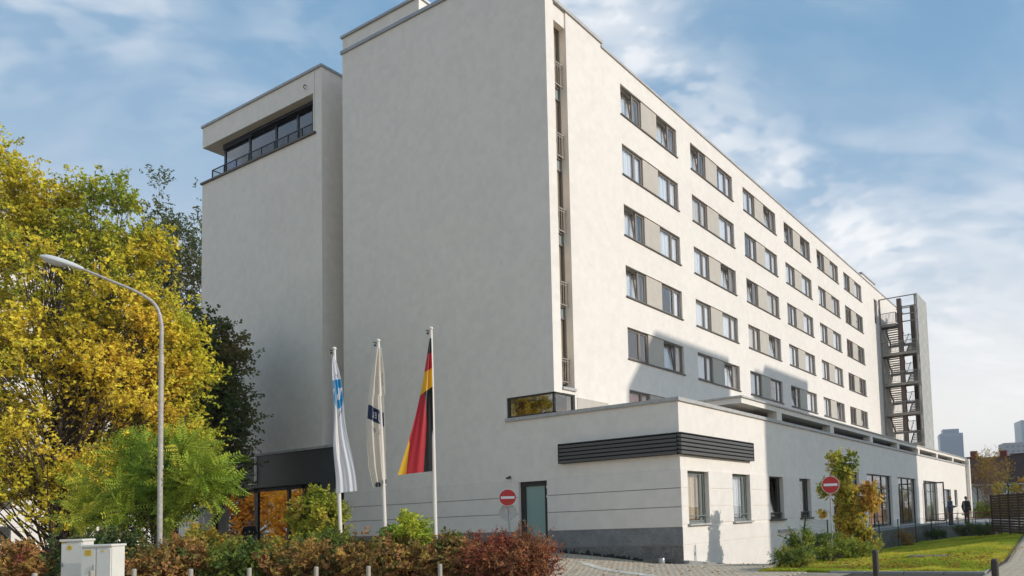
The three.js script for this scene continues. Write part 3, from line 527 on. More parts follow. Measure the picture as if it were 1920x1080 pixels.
// ---------- plants ----------
function leafGeo(parts) {       // parts: [length, width, place, euler]; each leaf is a folded blade of four faces
  const p = [], n = [], idx = [], m = new THREE.Matrix4(), q = new THREE.Quaternion(), v = V(0, 0, 0);
  for (const [l, w, at, e] of parts) {
    m.compose(V(...at), q.setFromEuler(new THREE.Euler(...e)), V(1, 1, 1)); const o = p.length / 3;
    for (const c of [[0, 0, 0], [-w / 2, 0.10 * w, l * 0.45], [0, -0.12 * w, l * 0.5], [w / 2, 0.10 * w, l * 0.45], [0, -0.05 * l, l]]) { v.set(...c).applyMatrix4(m); p.push(v.x, v.y, v.z); }
    idx.push(o, o + 2, o + 1, o, o + 3, o + 2, o + 1, o + 2, o + 4, o + 2, o + 3, o + 4);
  }
  const g = new THREE.BufferGeometry(); g.setAttribute('position', new THREE.Float32BufferAttribute(p, 3)); g.setIndex(idx);
  const s = g.toNonIndexed(); s.computeVertexNormals(); return s;
}
const sprig = (n, l, w, len, droop = 0.3) => leafGeo(Array.from({ length: n }, (_, i) => { const a = i * 2.4 + rr(-0.3, 0.3), t = (i + 0.6) / n, k = rr(0.75, 1.2); return [l * k, w * k, [0, 0, len * t], [rr(-0.5, 0.5) + droop, Math.sin(a) * 1.25, a + rr(-0.6, 0.6)]]; }));
const frond = (pairs, l, w, len) => leafGeo(Array.from({ length: pairs * 2 }, (_, i) => { const k = Math.floor(i / 2), s = i % 2 ? 1 : -1, t = (k + 0.6) / pairs; return [l * (1.05 - 0.45 * Math.abs(t - 0.4)), w, [0, -0.22 * len * t * t, len * t], [0.12, s * 1.15, s * 0.15]]; }));
const SPRIGS = { broad: sprig(7, 0.115, 0.085, 0.26), small: sprig(7, 0.095, 0.062, 0.2), tiny: sprig(8, 0.06, 0.04, 0.18), large: sprig(7, 0.15, 0.10, 0.36), vine: sprig(5, 0.13, 0.11, 0.2, 0.7), frond: frond(9, 0.145, 0.048, 0.62), far: sprig(7, 0.20, 0.14, 0.5) };
const leafMat = phys(1, 1, 1, 0.9, { transmission: 0.38, thickness: 0, side: THREE.DoubleSide, specularIntensity: 0.3 });
const lin = (hex) => { const c = new THREE.Color(hex); return [c.r, c.g, c.b]; };
// colour of a leaf from a palette [[r,g,b, weight]...], in patches that follow noise through the crown
function pick(pal, p, scale, s) {
  const t = clamp(fbm3(p.x * scale, p.y * scale, p.z * scale, 3, s) * 1.7 - 0.35 + rr(-0.22, 0.22), 0, 0.9999) * (pal.length - 1), i = Math.floor(t), f = t - i, a = pal[i], b = pal[Math.min(i + 1, pal.length - 1)], k = rr(0.7, 1.25);
  return new THREE.Color().setRGB(lerp(a[0], b[0], f) * k, lerp(a[1], b[1], f) * k, lerp(a[2], b[2], f) * k);
}
function foliage(name, spots, geo, pal, parent, scale, s, size = [0.75, 1.25]) {
  const im = new THREE.InstancedMesh(geo, leafMat, spots.length), m = new THREE.Matrix4(), q = new THREE.Quaternion(), z = V(0, 0, 1);
  spots.forEach(([p, d], i) => {
    q.setFromUnitVectors(z, d); q.multiply(new THREE.Quaternion().setFromAxisAngle(z, rr(0, 6.28)));
    const k = rr(size[0], size[1]); m.compose(p, q, V(k, k, k)); im.setMatrixAt(i, m); im.setColorAt(i, pick(pal, p, scale, s));
  });
  im.name = name; im.userData.kind = 'stuff'; im.castShadow = im.receiveShadow = true; im.position.copy(parent.position).negate(); parent.add(im); return im;
}
const rdir = () => { const a = rr(0, 6.283), y = rr(-1, 1), r = Math.sqrt(1 - y * y); return V(r * Math.cos(a), y, r * Math.sin(a)); };
function tree({ name = 'tree', label, category = 'tree', group, base, height, r = 0.16, lean = [0, 0], crowns, geo, pal, scale = 0.35, bark = M.bark, twigs = 4, perTwig = 4, twigLen = 0.8, up = 0.5, size, minY = 0.1, stems = 1, gaps = 0, gapScale = 0.55 }) {
  const was = seed; seed = Math.round(base[0] * 1000) * 31 + Math.round(base[1] * 1000) + height * 77;       // every plant keeps its own random shape
  const [X, Z] = base, Y = groundH(X, Z), T = thing(name, label, category, [X, Y, Z], group), s = Math.floor(rr(0, 9999));
  const stemPts = [];
  for (let k = 0; k < stems; k++) {
    const a = k * 2.4 + 0.5, sp = stems > 1 ? height * 0.13 : 0, pts = [];
    for (let i = 0; i <= 7; i++) { const t = i / 7; pts.push(V(X + lean[0] * t + Math.cos(a) * sp * t + (noise3(t * 3, k, 1, s) - 0.5) * height * 0.06, Y - 0.15 + height * t, Z + lean[1] * t + Math.sin(a) * sp * t + (noise3(t * 3, k, 5, s) - 0.5) * height * 0.06)); }
    stemPts.push(pts); part('trunk', tube(pts, r / Math.sqrt(stems), r * 0.12, 9), bark, T);
  }
  const limbs = [], spots = [];
  for (const [cx, cy, cz, rx, ry, rz, n] of crowns) for (let i = 0; i < n; i++) {
    const d = rdir(), rad = Math.pow(rnd(), 0.42), wob = 0.8 + 0.4 * fbm3(d.x * 2, d.y * 2, d.z * 2, 2, s), c = V(cx + d.x * rx * rad * wob, cy + d.y * ry * rad * wob, cz + d.z * rz * rad * wob);
    if (c.y < Y + minY || (gaps && fbm3(c.x * gapScale, c.y * gapScale, c.z * gapScale, 2, s + 5) < gaps)) continue;
    const st = stemPts[i % stems], hd = Math.hypot(c.x - st[4].x, c.z - st[4].z), ty = clamp((c.y - Y - hd * (0.5 + up * 0.6)) / height, 0.06, 0.93), k = ty * 7, k0 = Math.floor(k), a = st[k0].clone().lerp(st[Math.min(k0 + 1, 7)], k - k0);
    const mid = a.clone().lerp(c, 0.5).add(V(rr(-0.1, 0.1) * hd, -0.10 * hd * up + rr(-0.05, 0.05) * hd, rr(-0.1, 0.1) * hd)), e = c.clone();
    const curve = new THREE.QuadraticBezierCurve3(a, mid, e), L = curve.getLength();
    if (L > 0.25) limbs.push(tube(curve.getPoints(4), clamp(r * (1 - ty) * 0.35, 0.012, 0.012 + L * 0.012), 0.007, 4, false));
    const out = V(c.x - cx, (c.y - cy) * 0.6, c.z - cz).normalize();
    for (let w = 0; w < twigs; w++) {
      const dir = out.clone().multiplyScalar(0.7).add(V(0, up, 0)).addScaledVector(rdir(), 0.85).normalize(), tl = twigLen * rr(0.6, 1.25), st2 = c.clone().addScaledVector(rdir(), twigLen * 0.18);
      const endp = st2.clone().addScaledVector(dir, tl); endp.y -= tl * 0.06;
      if (w % 2 === 0) limbs.push(tube([st2, endp], 0.006, 0.003, 3, false));
      for (let q = 0; q < perTwig; q++) { const p = st2.clone().lerp(endp, (q + rnd()) / perTwig).addScaledVector(rdir(), twigLen * 0.12); const dd = dir.clone().multiplyScalar(0.6).addScaledVector(rdir(), 0.8).normalize(); spots.push([p, dd]); }
    }
  }
  if (limbs.length) { const b = part('branches', merge(limbs), bark, T); b.userData.kind = 'stuff'; }
  foliage('crown', spots, geo, pal, T, scale, s, size);
  seed = was;
  return T;
}
const P = {
  gold: [[0.34, 0.40, 0.045], [0.58, 0.54, 0.05], [0.82, 0.66, 0.055], [0.88, 0.68, 0.07], [0.74, 0.48, 0.05]],
  goldGreen: [[0.26, 0.36, 0.045], [0.46, 0.50, 0.05], [0.72, 0.64, 0.055], [0.84, 0.70, 0.07], [0.62, 0.44, 0.05]],
  darkGreen: [[0.07, 0.12, 0.035], [0.10, 0.15, 0.04], [0.15, 0.17, 0.05], [0.22, 0.16, 0.05]],
  poplar: [[0.09, 0.13, 0.045], [0.13, 0.155, 0.05], [0.20, 0.18, 0.06], [0.30, 0.18, 0.06]],
  fresh: [[0.18, 0.29, 0.035], [0.34, 0.45, 0.045], [0.52, 0.57, 0.06], [0.66, 0.58, 0.065]],
  orange: [[0.70, 0.30, 0.012], [0.85, 0.40, 0.015], [0.88, 0.50, 0.02], [0.65, 0.19, 0.012]],
  hedgeMix: [[0.10, 0.14, 0.03], [0.26, 0.20, 0.05], [0.46, 0.22, 0.08], [0.52, 0.36, 0.07], [0.30, 0.09, 0.05]],
  hedgeRed: [[0.16, 0.08, 0.04], [0.36, 0.12, 0.06], [0.48, 0.22, 0.09], [0.44, 0.30, 0.08], [0.18, 0.16, 0.05]],
  hedgeGold: [[0.18, 0.20, 0.03], [0.46, 0.38, 0.05], [0.60, 0.36, 0.05], [0.52, 0.18, 0.05]],
  hedgeGreen: [[0.08, 0.13, 0.03], [0.20, 0.25, 0.04], [0.40, 0.40, 0.06], [0.36, 0.22, 0.07]],
  redBush: [[0.16, 0.035, 0.03], [0.32, 0.075, 0.045], [0.46, 0.15, 0.07], [0.48, 0.23, 0.09], [0.24, 0.10, 0.05]],
  sapling: [[0.15, 0.20, 0.03], [0.36, 0.38, 0.04], [0.56, 0.52, 0.06], [0.42, 0.26, 0.06]],
  vine: [[0.16, 0.22, 0.04], [0.38, 0.38, 0.05], [0.60, 0.50, 0.07], [0.72, 0.48, 0.08], [0.56, 0.28, 0.07]],
  weed: [[0.10, 0.16, 0.02], [0.26, 0.32, 0.04], [0.46, 0.46, 0.08], [0.50, 0.42, 0.16]],
};
// the yellow trees by the street: upright shoots above, gaps between the limbs
const shoots = (list) => list.map(([x, y, z, h]) => [x, y, z, 0.34, h, 0.34, Math.round(h * 13)]);
tree({ name: 'maple_tree', label: 'golden autumn tree whose crown stands behind the street lamp head', base: [-17.6, 10.4], height: 9.2, r: 0.2, stems: 3, geo: SPRIGS.broad, pal: P.gold, twigs: 7, perTwig: 3, size: [0.6, 1.35], up: 1.0, scale: 0.3, minY: 1.2, gaps: 0.46, gapScale: 0.9,
  crowns: [[-17.4, 7.4, 10.3, 3.3, 4.8, 3.0, 520], ...shoots([[-17.2, 12.6, 9.8, 2.3], [-16.3, 12.0, 9.4, 1.9], [-18.3, 12.4, 10.4, 2.2], [-19.6, 12.2, 11.2, 2.4], [-15.6, 10.9, 9.0, 1.7], [-15.0, 10.2, 8.8, 1.5], [-18.9, 11.5, 10.8, 2]]), [-15.9, 7.2, 9.5, 1.6, 3.2, 1.6, 100], [-17.2, 3.6, 10.9, 3.4, 2.2, 2.0, 140]] });
tree({ name: 'maple_tree', label: 'leftmost golden tree, cut by the left edge of the picture', base: [-22.6, 12.9], height: 9.6, r: 0.2, stems: 3, geo: SPRIGS.broad, pal: P.goldGreen, twigs: 7, perTwig: 3, size: [0.6, 1.35], up: 1.0, scale: 0.3, minY: 1.0, gaps: 0.45, gapScale: 0.9,
  crowns: [[-21.7, 8.2, 12.4, 3.0, 5.2, 2.8, 420], ...shoots([[-20.6, 13.6, 11.4, 2.4], [-21.4, 13.2, 11.9, 2.2], [-19.9, 12.6, 11.0, 1.9]]), [-20.5, 4, 12.3, 3, 2.6, 2, 130]] });
tree({ name: 'maple_tree', label: 'greenish yellow tree between the lamp post and the hotel wing', base: [-16.5, 7.9], height: 6.8, r: 0.13, stems: 3, geo: SPRIGS.broad, pal: P.goldGreen, twigs: 7, perTwig: 3, size: [0.6, 1.35], up: 0.8, scale: 0.35, minY: 1, gaps: 0.46, gapScale: 0.8,
  crowns: [[-16.6, 5.0, 8.0, 1.7, 3.5, 1.7, 130], ...shoots([[-16.0, 8.2, 7.6, 1.5], [-16.8, 8.6, 8.0, 1.4], [-15.7, 7.2, 7.4, 1.2]])] });
tree({ name: 'broadleaf_tree', label: 'dark leaved tree in shade overlapping the left edge of the hotel wing', base: [-24.6, 3.6], height: 9.5, r: 0.14, stems: 2, geo: SPRIGS.large, pal: P.darkGreen, twigs: 6, perTwig: 5, up: 0.1, scale: 0.4, minY: 1.2, twigLen: 0.9,
  crowns: [[-24.3, 6.6, 3.4, 1.6, 4.0, 1.4, 90], [-22.6, 9.6, 2.6, 0.7, 1.3, 0.6, 18], [-22.2, 7.2, 2.6, 0.8, 1.1, 0.7, 22], [-24.2, 10.2, 3.2, 1.0, 1.6, 0.9, 26], [-23.0, 5.0, 3, 1.2, 1.8, 1, 30]] });
tree({ name: 'poplar_tree', label: 'tall dark loose crowned tree behind the left end of the hotel wing', base: [-43.5, -5.5], height: 19, r: 0.3, stems: 4, geo: SPRIGS.far, pal: P.poplar, twigs: 6, perTwig: 3, up: 1.1, scale: 0.12, minY: 4, twigLen: 1.6, size: [0.6, 1.1],
  gaps: 0.47, gapScale: 0.3, crowns: [[-44.2, 15.5, -5.2, 4.6, 10, 4.2, 210], [-43.0, 22, -6, 1.6, 5.8, 1.6, 40], [-46, 20.5, -4.4, 1.2, 4.5, 1.2, 22], [-44.6, 23, -5, 1.0, 4.2, 1, 18]] });
tree({ name: 'poplar_tree', label: 'dark tree filling the gap beneath the tall loose crown beside the wing', base: [-39.5, -2.5], height: 12, r: 0.2, stems: 2, geo: SPRIGS.far, pal: P.darkGreen, twigs: 5, perTwig: 4, up: 0.6, scale: 0.2, minY: 0.6, twigLen: 1.1, size: [0.7, 1.1],
  crowns: [[-39.2, 6.5, -2.2, 3.4, 5.8, 2.4, 130]] });
tree({ name: 'ailanthus_tree', label: 'low bright green tree with feathery leaves around the lamp post', base: [-10.6, 11.0], height: 3.6, r: 0.06, stems: 4, geo: SPRIGS.frond, pal: P.fresh, twigs: 4, perTwig: 2, up: 0.02, scale: 0.8, minY: 1.0, twigLen: 0.4, size: [0.7, 1.1],
  crowns: [[-10.2, 3.8, 10.9, 1.3, 0.3, 0.8, 24], [-9.7, 3.3, 10.7, 1.6, 0.28, 0.8, 34], [-9.3, 2.8, 10.5, 1.3, 0.22, 0.6, 24], [-11.2, 2.9, 11.5, 1.1, 0.22, 0.7, 20], [-11.5, 2.25, 11.9, 1.1, 0.22, 0.7, 20], [-10.2, 2.2, 11.3, 1.2, 0.22, 0.6, 16]] });
tree({ name: 'maple_tree', label: 'orange autumn tree down the street, mirrored in the hotel glass', base: [-88, 34], height: 11, r: 0.3, geo: SPRIGS.far, pal: P.orange, twigs: 5, perTwig: 4, twigLen: 1.4, scale: 0.2, minY: 0.5, size: [1.1, 1.7], crowns: [[-88, 6.2, 34, 6, 5.6, 5, 190]] });
tree({ name: 'maple_tree', label: 'smaller orange autumn tree down the street, mirrored in the hotel glass', base: [-56, 21], height: 6, r: 0.18, geo: SPRIGS.far, pal: P.orange, twigs: 5, perTwig: 4, twigLen: 1.0, scale: 0.3, minY: 0.3, crowns: [[-56, 3.2, 21, 2.8, 2.8, 2.6, 90]] });
// shrubs in the bed along the street
const bush = (label, x, z, rx, hh, pal, geo = SPRIGS.small, n = 90, name = 'shrub', extra = {}, h = hh * 0.9) => tree({ name, label, category: 'shrub', group: 'shrubs in the bed along the street', base: [x, z], height: h * 0.72, r: 0.035, stems: 5, geo, pal, twigs: 6, perTwig: 3, twigLen: 0.38, up: 0.8, scale: 1.6, minY: 0.05, size: [0.55, 1.35], gaps: 0.38, gapScale: 2.0, crowns: [[x, groundH(x, z) + h * 0.44, z, rx, h * 0.40, rx * 0.8, n], [x + 0.2, groundH(x, z) + h * 0.72, z, rx * 0.5, h * 0.2, rx * 0.4, 8]], ...extra });
bush('dark shrub with orange tips left of the two cabinets', -9.6, 14.4, 0.9, 1.6, P.hedgeMix);
bush('dark green shrub directly behind the two cabinets', -8.6, 12.9, 1.0, 1.9, P.darkGreen, SPRIGS.small, 110);
bush('dark reddish shrub between the cabinets and the lamp post', -6.6, 12.3, 0.85, 1.5, P.hedgeMix);
bush('yellow and orange shrub at the foot of the lamp post', -7.6, 11.2, 1.0, 1.75, P.hedgeGold, SPRIGS.small, 110);
bush('olive shrub just right of the lamp post', -5.6, 11.2, 0.95, 1.45, P.hedgeGreen);
bush('pale twiggy shrub under the orange reflection in the glass', -5.9, 10.2, 0.9, 1.5, P.hedgeGold);
bush('rust coloured shrub in front of the shop glazing', -4.2, 10.6, 0.95, 1.3, P.hedgeMix);
bush('yellow green shrub at the foot of the upright sapling', -4.9, 9.5, 0.9, 1.5, P.hedgeGreen);
bush('orange speckled shrub below the white flag', -3.1, 10.0, 0.9, 1.3, P.hedgeMix);
bush('red and green shrub between the first two flagpoles', -3.2, 8.9, 0.9, 1.35, P.hedgeGold);
bush('reddish shrub in front of the middle flagpole', -1.9, 9.9, 0.85, 1.2, P.hedgeMix);
bush('green shrub between the middle pole and the tricolour pole', -1.6, 8.6, 0.8, 1.2, P.hedgeGreen);
bush('low dark shrub left of the deep red bush', -0.75, 9.3, 0.8, 1.15, P.hedgeMix);
bush('deep red barberry bush beside the tricolour flagpole', -0.05, 8.95, 0.95, 1.42, P.redBush, SPRIGS.tiny, 150, 'barberry_bush');
bush('deep red barberry bush spreading in front of the glazed door', 0.75, 8.55, 0.85, 1.45, P.redBush, SPRIGS.tiny, 140, 'barberry_bush');
tree({ name: 'sapling', label: 'upright yellow green sapling left of the white flagpole', category: 'sapling', base: [-5.9, 9.1], height: 2.3, r: 0.03, stems: 4, geo: SPRIGS.small, pal: P.sapling, twigs: 5, perTwig: 5, twigLen: 0.35, up: 1.2, scale: 1, minY: 0.3, crowns: [[-5.95, 1.5, 9.1, 0.55, 0.85, 0.5, 60], [-5.95, 2.05, 9.1, 0.3, 0.4, 0.3, 14]] });
tree({ name: 'sapling', label: 'small bright green sapling left of the tricolour flagpole', category: 'sapling', base: [-2.0, 9.2], height: 1.5, r: 0.02, stems: 2, geo: SPRIGS.small, pal: P.fresh, twigs: 4, perTwig: 5, twigLen: 0.28, up: 1.0, scale: 1, minY: 0.4, crowns: [[-1.95, 1.25, 9.3, 0.28, 0.42, 0.25, 18]] });
tree({ name: 'sapling', label: 'tiny green sapling between the middle and tricolour flagpoles', category: 'sapling', base: [-2.7, 9.2], height: 1.2, r: 0.02, stems: 2, geo: SPRIGS.small, pal: P.fresh, twigs: 4, perTwig: 5, twigLen: 0.25, up: 1.0, scale: 1, minY: 0.4, crowns: [[-2.6, 1.1, 9.3, 0.22, 0.3, 0.2, 12]] });
// climber by the right-hand sign, weeds along the fence
tree({ name: 'climbing_plant', label: 'tall yellowing climber on the fence behind the right no entry sign', category: 'climber', base: [4.25, -4.2], height: 3.4, r: 0.03, stems: 2, geo: SPRIGS.vine, pal: P.vine, twigs: 3, perTwig: 4, twigLen: 0.26, up: 0.2, scale: 0.9, minY: 0.2, gaps: 0.40, gapScale: 1.6, crowns: [[4.4, 2.4, -4.0, 0.26, 1.0, 0.2, 36], [4.45, 1.2, -4.2, 0.36, 1.1, 0.2, 34], [3.85, 2.0, -3.8, 0.14, 0.7, 0.15, 9], [4.4, 3.3, -4, 0.4, 0.2, 0.2, 6]] });
tree({ name: 'climbing_plant', label: 'shorter orange topped climber right of the tall one', category: 'climber', base: [4.95, -4.5], height: 2.3, r: 0.03, stems: 2, geo: SPRIGS.vine, pal: P.vine, twigs: 3, perTwig: 4, twigLen: 0.26, up: 0.2, scale: 0.9, minY: 0.2, gaps: 0.40, gapScale: 1.6, crowns: [[5.1, 1.75, -4.4, 0.27, 0.65, 0.2, 24], [4.9, 0.8, -4.4, 0.25, 0.9, 0.2, 22]] });
const weed = (label, x, z, rx, h, pal = P.weed, n = 45) => tree({ name: 'weed_clump', label, category: 'weeds', group: 'weeds along the wire fence', base: [x, z], height: h * 0.85, r: 0.012, stems: 5, geo: SPRIGS.tiny, pal, twigs: 4, perTwig: 5, twigLen: 0.25, up: 1.1, scale: 1.5, minY: 0.0, crowns: [[x, groundH(x, z) + h * 0.4, z, rx * 0.85, h * 0.45, rx * 0.85, Math.round(n * 0.42)]] });
weed('bushy green weeds around the leaning fence post', 4.5, 0.5, 0.5, 1.05, P.weed, 60);
weed('pale flowering weeds right of the leaning fence post', 5.0, -0.4, 0.55, 1.0);
weed('low weeds at the foot of the right sign post', 4.9, -2.1, 0.5, 0.7);
weed('low dark weeds in front of the leaning fence post', 5.1, 2.6, 0.7, 0.55, P.hedgeGreen, 70);
weed('weeds at the foot of the tall climber', 5.3, -2.3, 0.6, 0.6);
weed('green weeds below the retaining wall near its corner', 3.9, -8.5, 0.5, 0.7);
weed('reddish weeds against the middle of the retaining wall', 3.0, -18.0, 0.5, 0.9, P.hedgeMix, 40);
weed('dark weeds against the far part of the retaining wall', 3.3, -24.0, 0.7, 0.6, P.darkGreen, 60);
weed('dark ivy heap at the terrace edge by the people', 5.0, -25.6, 1.0, 0.85, P.darkGreen, 100);
weed('dark ivy heap beside the slatted screen', 6.2, -23.6, 0.9, 0.7, P.darkGreen, 90);
// grass blades
{
  const blades = [], p = [], idx = [];
  for (let k = 0; k < 7; k++) { const a = rr(0, 6.283), l = rr(0.6, 1), b = rr(0.2, 0.7), ca = Math.cos(a), sa = Math.sin(a), w = 0.05, ox = rr(-0.3, 0.3), oz = rr(-0.3, 0.3), o = p.length / 3; p.push(ox - sa * w, 0, oz + ca * w, ox + sa * w, 0, oz - ca * w, ox + ca * b * 0.4 + sa * w * 0.7, l * 0.6, oz + sa * b * 0.4 - ca * w * 0.7, ox + ca * b, l, oz + sa * b); idx.push(o, o + 1, o + 2, o, o + 2, o + 3); }
  const g = new THREE.BufferGeometry(); g.setAttribute('position', new THREE.Float32BufferAttribute(p, 3)); g.setIndex(idx); const gg = g.toNonIndexed(); gg.computeVertexNormals();
  const spots = []; const lo = 2.4;
  for (let i = 0; i < 60000; i++) {
    const t = Math.pow(rnd(), 1.7), z = 3.5 - 28 * t, edge = 10.0 + Math.min(0, z) * 0.075, x = rr(z > -11 ? 3.4 - sstep(-3, -11, z) : 2.35, edge);
    if (z > -3 && x < 4.4) continue; if (fbm3(x * 1.4, z * 1.4, 5, 4, 131) < 0.40 && rnd() < 0.8) continue; if (Math.abs(x - 7.6) < 0.6 && Math.abs(z + 2.2) < 0.27) continue; spots.push([x, z]);
  }
  const im = new THREE.InstancedMesh(gg, leafMat, spots.length), m = new THREE.Matrix4(), q = new THREE.Quaternion(), c = new THREE.Color();
  spots.forEach(([x, z], i) => {
    const n = fbm3(x * 0.9, z * 0.9, 2, 4, 77), h = 0.03 + 0.15 * Math.max(0, n - 0.2) * rr(0.4, 1.7);
    m.compose(V(x, groundH(x, z), z), q.setFromAxisAngle(V(0, 1, 0), rr(0, 6.283)), V(0.09, h, 0.09)); im.setMatrixAt(i, m);
    const k = clamp(fbm3(x * 0.5, z * 0.5, 7, 4, 31) * 2.6 - 0.8 + rr(-0.35, 0.35), 0, 1); im.setColorAt(i, c.setRGB(lerp(0.30, 0.74, k), lerp(0.42, 0.66, k), lerp(0.03, 0.09, k)));
  });
  im.name = 'grass'; im.userData = { kind: 'stuff', label: 'short green lawn grass between the path and the wire fence', category: 'grass' }; im.castShadow = im.receiveShadow = true; scene.add(im);
}
// fallen leaves on the lawn and forecourt
{
  const g = leafGeo([[0.09, 0.07, [0, 0.01, 0], [0.1, 0, 0]]]), n = 1500, im = new THREE.InstancedMesh(g, leafMat, n), m = new THREE.Matrix4(), q = new THREE.Quaternion(), c = new THREE.Color();
  for (let i = 0; i < n; i++) { const on = i % 12, x = on ? rr(5, 10) : rr(-4, 4), z = on ? 3 - 14 * rnd() * rnd() : rr(0.3, 5.5); m.compose(V(x, groundH(x, z) + (on ? 0.07 : 0.03), z), q.setFromEuler(new THREE.Euler(rr(-0.4, 0.4), rr(0, 6), rr(-0.4, 0.4))), V(1, 1, 1)); im.setMatrixAt(i, m); const k = rnd(); im.setColorAt(i, c.setRGB(lerp(0.3, 0.55, k), lerp(0.12, 0.36, k), 0.04)); }
  im.name = 'fallen_leaves'; im.userData = { kind: 'stuff', label: 'scattered fallen leaves on the lawn and paving', category: 'leaves' }; im.castShadow = im.receiveShadow = true; scene.add(im);
}

// ---------- street furniture ----------
{
  const yaw = 0.509, loc = (ox, oz, x, z) => [ox + x * Math.cos(yaw) + z * Math.sin(yaw), oz - x * Math.sin(yaw) + z * Math.cos(yaw)];
  const cab = (label, ox, oz, w, d, h, doors, marks) => {
    const T = thing('utility_cabinet', label, 'cabinet', [ox, groundH(ox, oz), oz], 'utility cabinets'); T.rotation.y = yaw;
    const add = (n, g, m, p = T) => { const q = new THREE.Mesh(g, m); q.name = n; q.castShadow = q.receiveShadow = true; p.add(q); return q; };
    add('plinth', bx(0.02, -0.1, -d + 0.02, w - 0.02, 0.42, -0.02), M.cabinetPlinth);
    add('body', bx(0, 0.42, -d, w, h - 0.05, -0.02), M.cabinet);
    add('lid', plainG(new RoundedBoxGeometry(w + 0.05, 0.05, d + 0.05, 2, 0.015)).translate(w / 2, h - 0.025, -d / 2), M.cabinet);
    for (let k = 0; k < doors; k++) { const a = (w / doors) * k, dr = add('door', plainG(new RoundedBoxGeometry(w / doors - 0.02, h - 0.52, 0.025, 2, 0.008)).translate(a + w / doors / 2, 0.43 + (h - 0.5) / 2, -0.006), M.cabinet); if (k === 0) add('handle', bx(doors > 1 ? w / doors - 0.045 : 0.03, h * 0.62, 0.006, doors > 1 ? w / doors - 0.025 : 0.05, h * 0.62 + 0.12, 0.03), M.coping, dr); }
    for (const [x, y, ww, hh, tri] of marks) {
      const s = new THREE.Shape(); if (tri) { s.moveTo(-ww / 2, -hh / 2); s.lineTo(ww / 2, -hh / 2); s.lineTo(0, hh / 2); } else { s.moveTo(-ww / 2, -hh / 2); s.lineTo(ww / 2, -hh / 2); s.lineTo(ww / 2, hh / 2); s.lineTo(-ww / 2, hh / 2); }
      const lb = add('warning_label', new THREE.ExtrudeGeometry(s, { depth: 0.002, bevelEnabled: false }).translate(x, y, 0.009), M.yellow);
      if (!tri) for (let k = 0; k < 3; k++) add('print_line', bx(x - ww * 0.36, y + hh * (0.25 - k * 0.25), 0.0113, x + ww * 0.36, y + hh * (0.31 - k * 0.25), 0.0118), M.sillDark, lb);
    }
  };
  cab('taller grey utility cabinet with orange labels, behind the wider one', -7.22, 14.17, 0.46, 0.3, 1.55, 1, [[0.06, 1.49, 0.06, 0.05, 0], [0.19, 1.42, 0.06, 0.06, 1], [0.19, 1.36, 0.1, 0.08, 0]]);
  cab('wider grey utility cabinet with two doors and yellow label', -6.24, 14.19, 0.64, 0.36, 1.42, 2, [[0.16, 1.25, 0.14, 0.12, 0], [0.47, 1.29, 0.06, 0.06, 1]]);
}
// bollards
{
  const g0 = (r, h) => new THREE.LatheGeometry([[0, h], [r * 0.7, h], [r * 0.95, h - 0.012], [r, h - 0.03], [r, 0.02], [r * 1.25, 0.02], [r * 1.3, -0.05]].map(([a, b]) => new THREE.Vector2(a, b)).reverse(), 16);
  const mk = (x, z, r, h, m, label, group) => { const T = thing('bollard', label, 'bollard', [x, groundH(x, z), z], group); const g = g0(r, h).translate(x, groundH(x, z), z); part('post', g, m, T); part('ground_sleeve', cyl(x, groundH(x, z) - 0.02, groundH(x, z) + 0.04, z, r * 1.6), M.steelDark, T); };
  const row = [[-1.68, 16.5, 'leftmost pale bollard, near the left picture edge'], [-1.9, 15.7, 'pale bollard in front of the wider cabinet'], [-1.2, 15.4, 'pale bollard just right of the wider cabinet'], [-0.4, 14.95, 'pale bollard right of the lamp post'], [0.45, 14.5, 'pale bollard below the orange reflection'], [1.36, 13.95, 'pale bollard left of the white flagpole'], [2.12, 13.55, 'pale bollard between the white and cream flagpoles'], [3.15, 13.0, 'pale bollard below the tricolour flagpole']];
  row.forEach(([x, z, l], i) => mk(x, z, 0.034, [1.06, 1.03, 1.035, 1.0, 0.98, 0.96, 0.94, 0.93][i], M.bollard, l, 'pale bollards along the street'));
  mk(9.59, 10.53, 0.045, 0.95, M.bollardDark, 'dark brown bollard in front of the lawn', 'dark bollards');
  mk(11.4, 11.6, 0.045, 0.88, M.bollardDark, 'dark brown bollard beside the brick path', 'dark bollards');
}
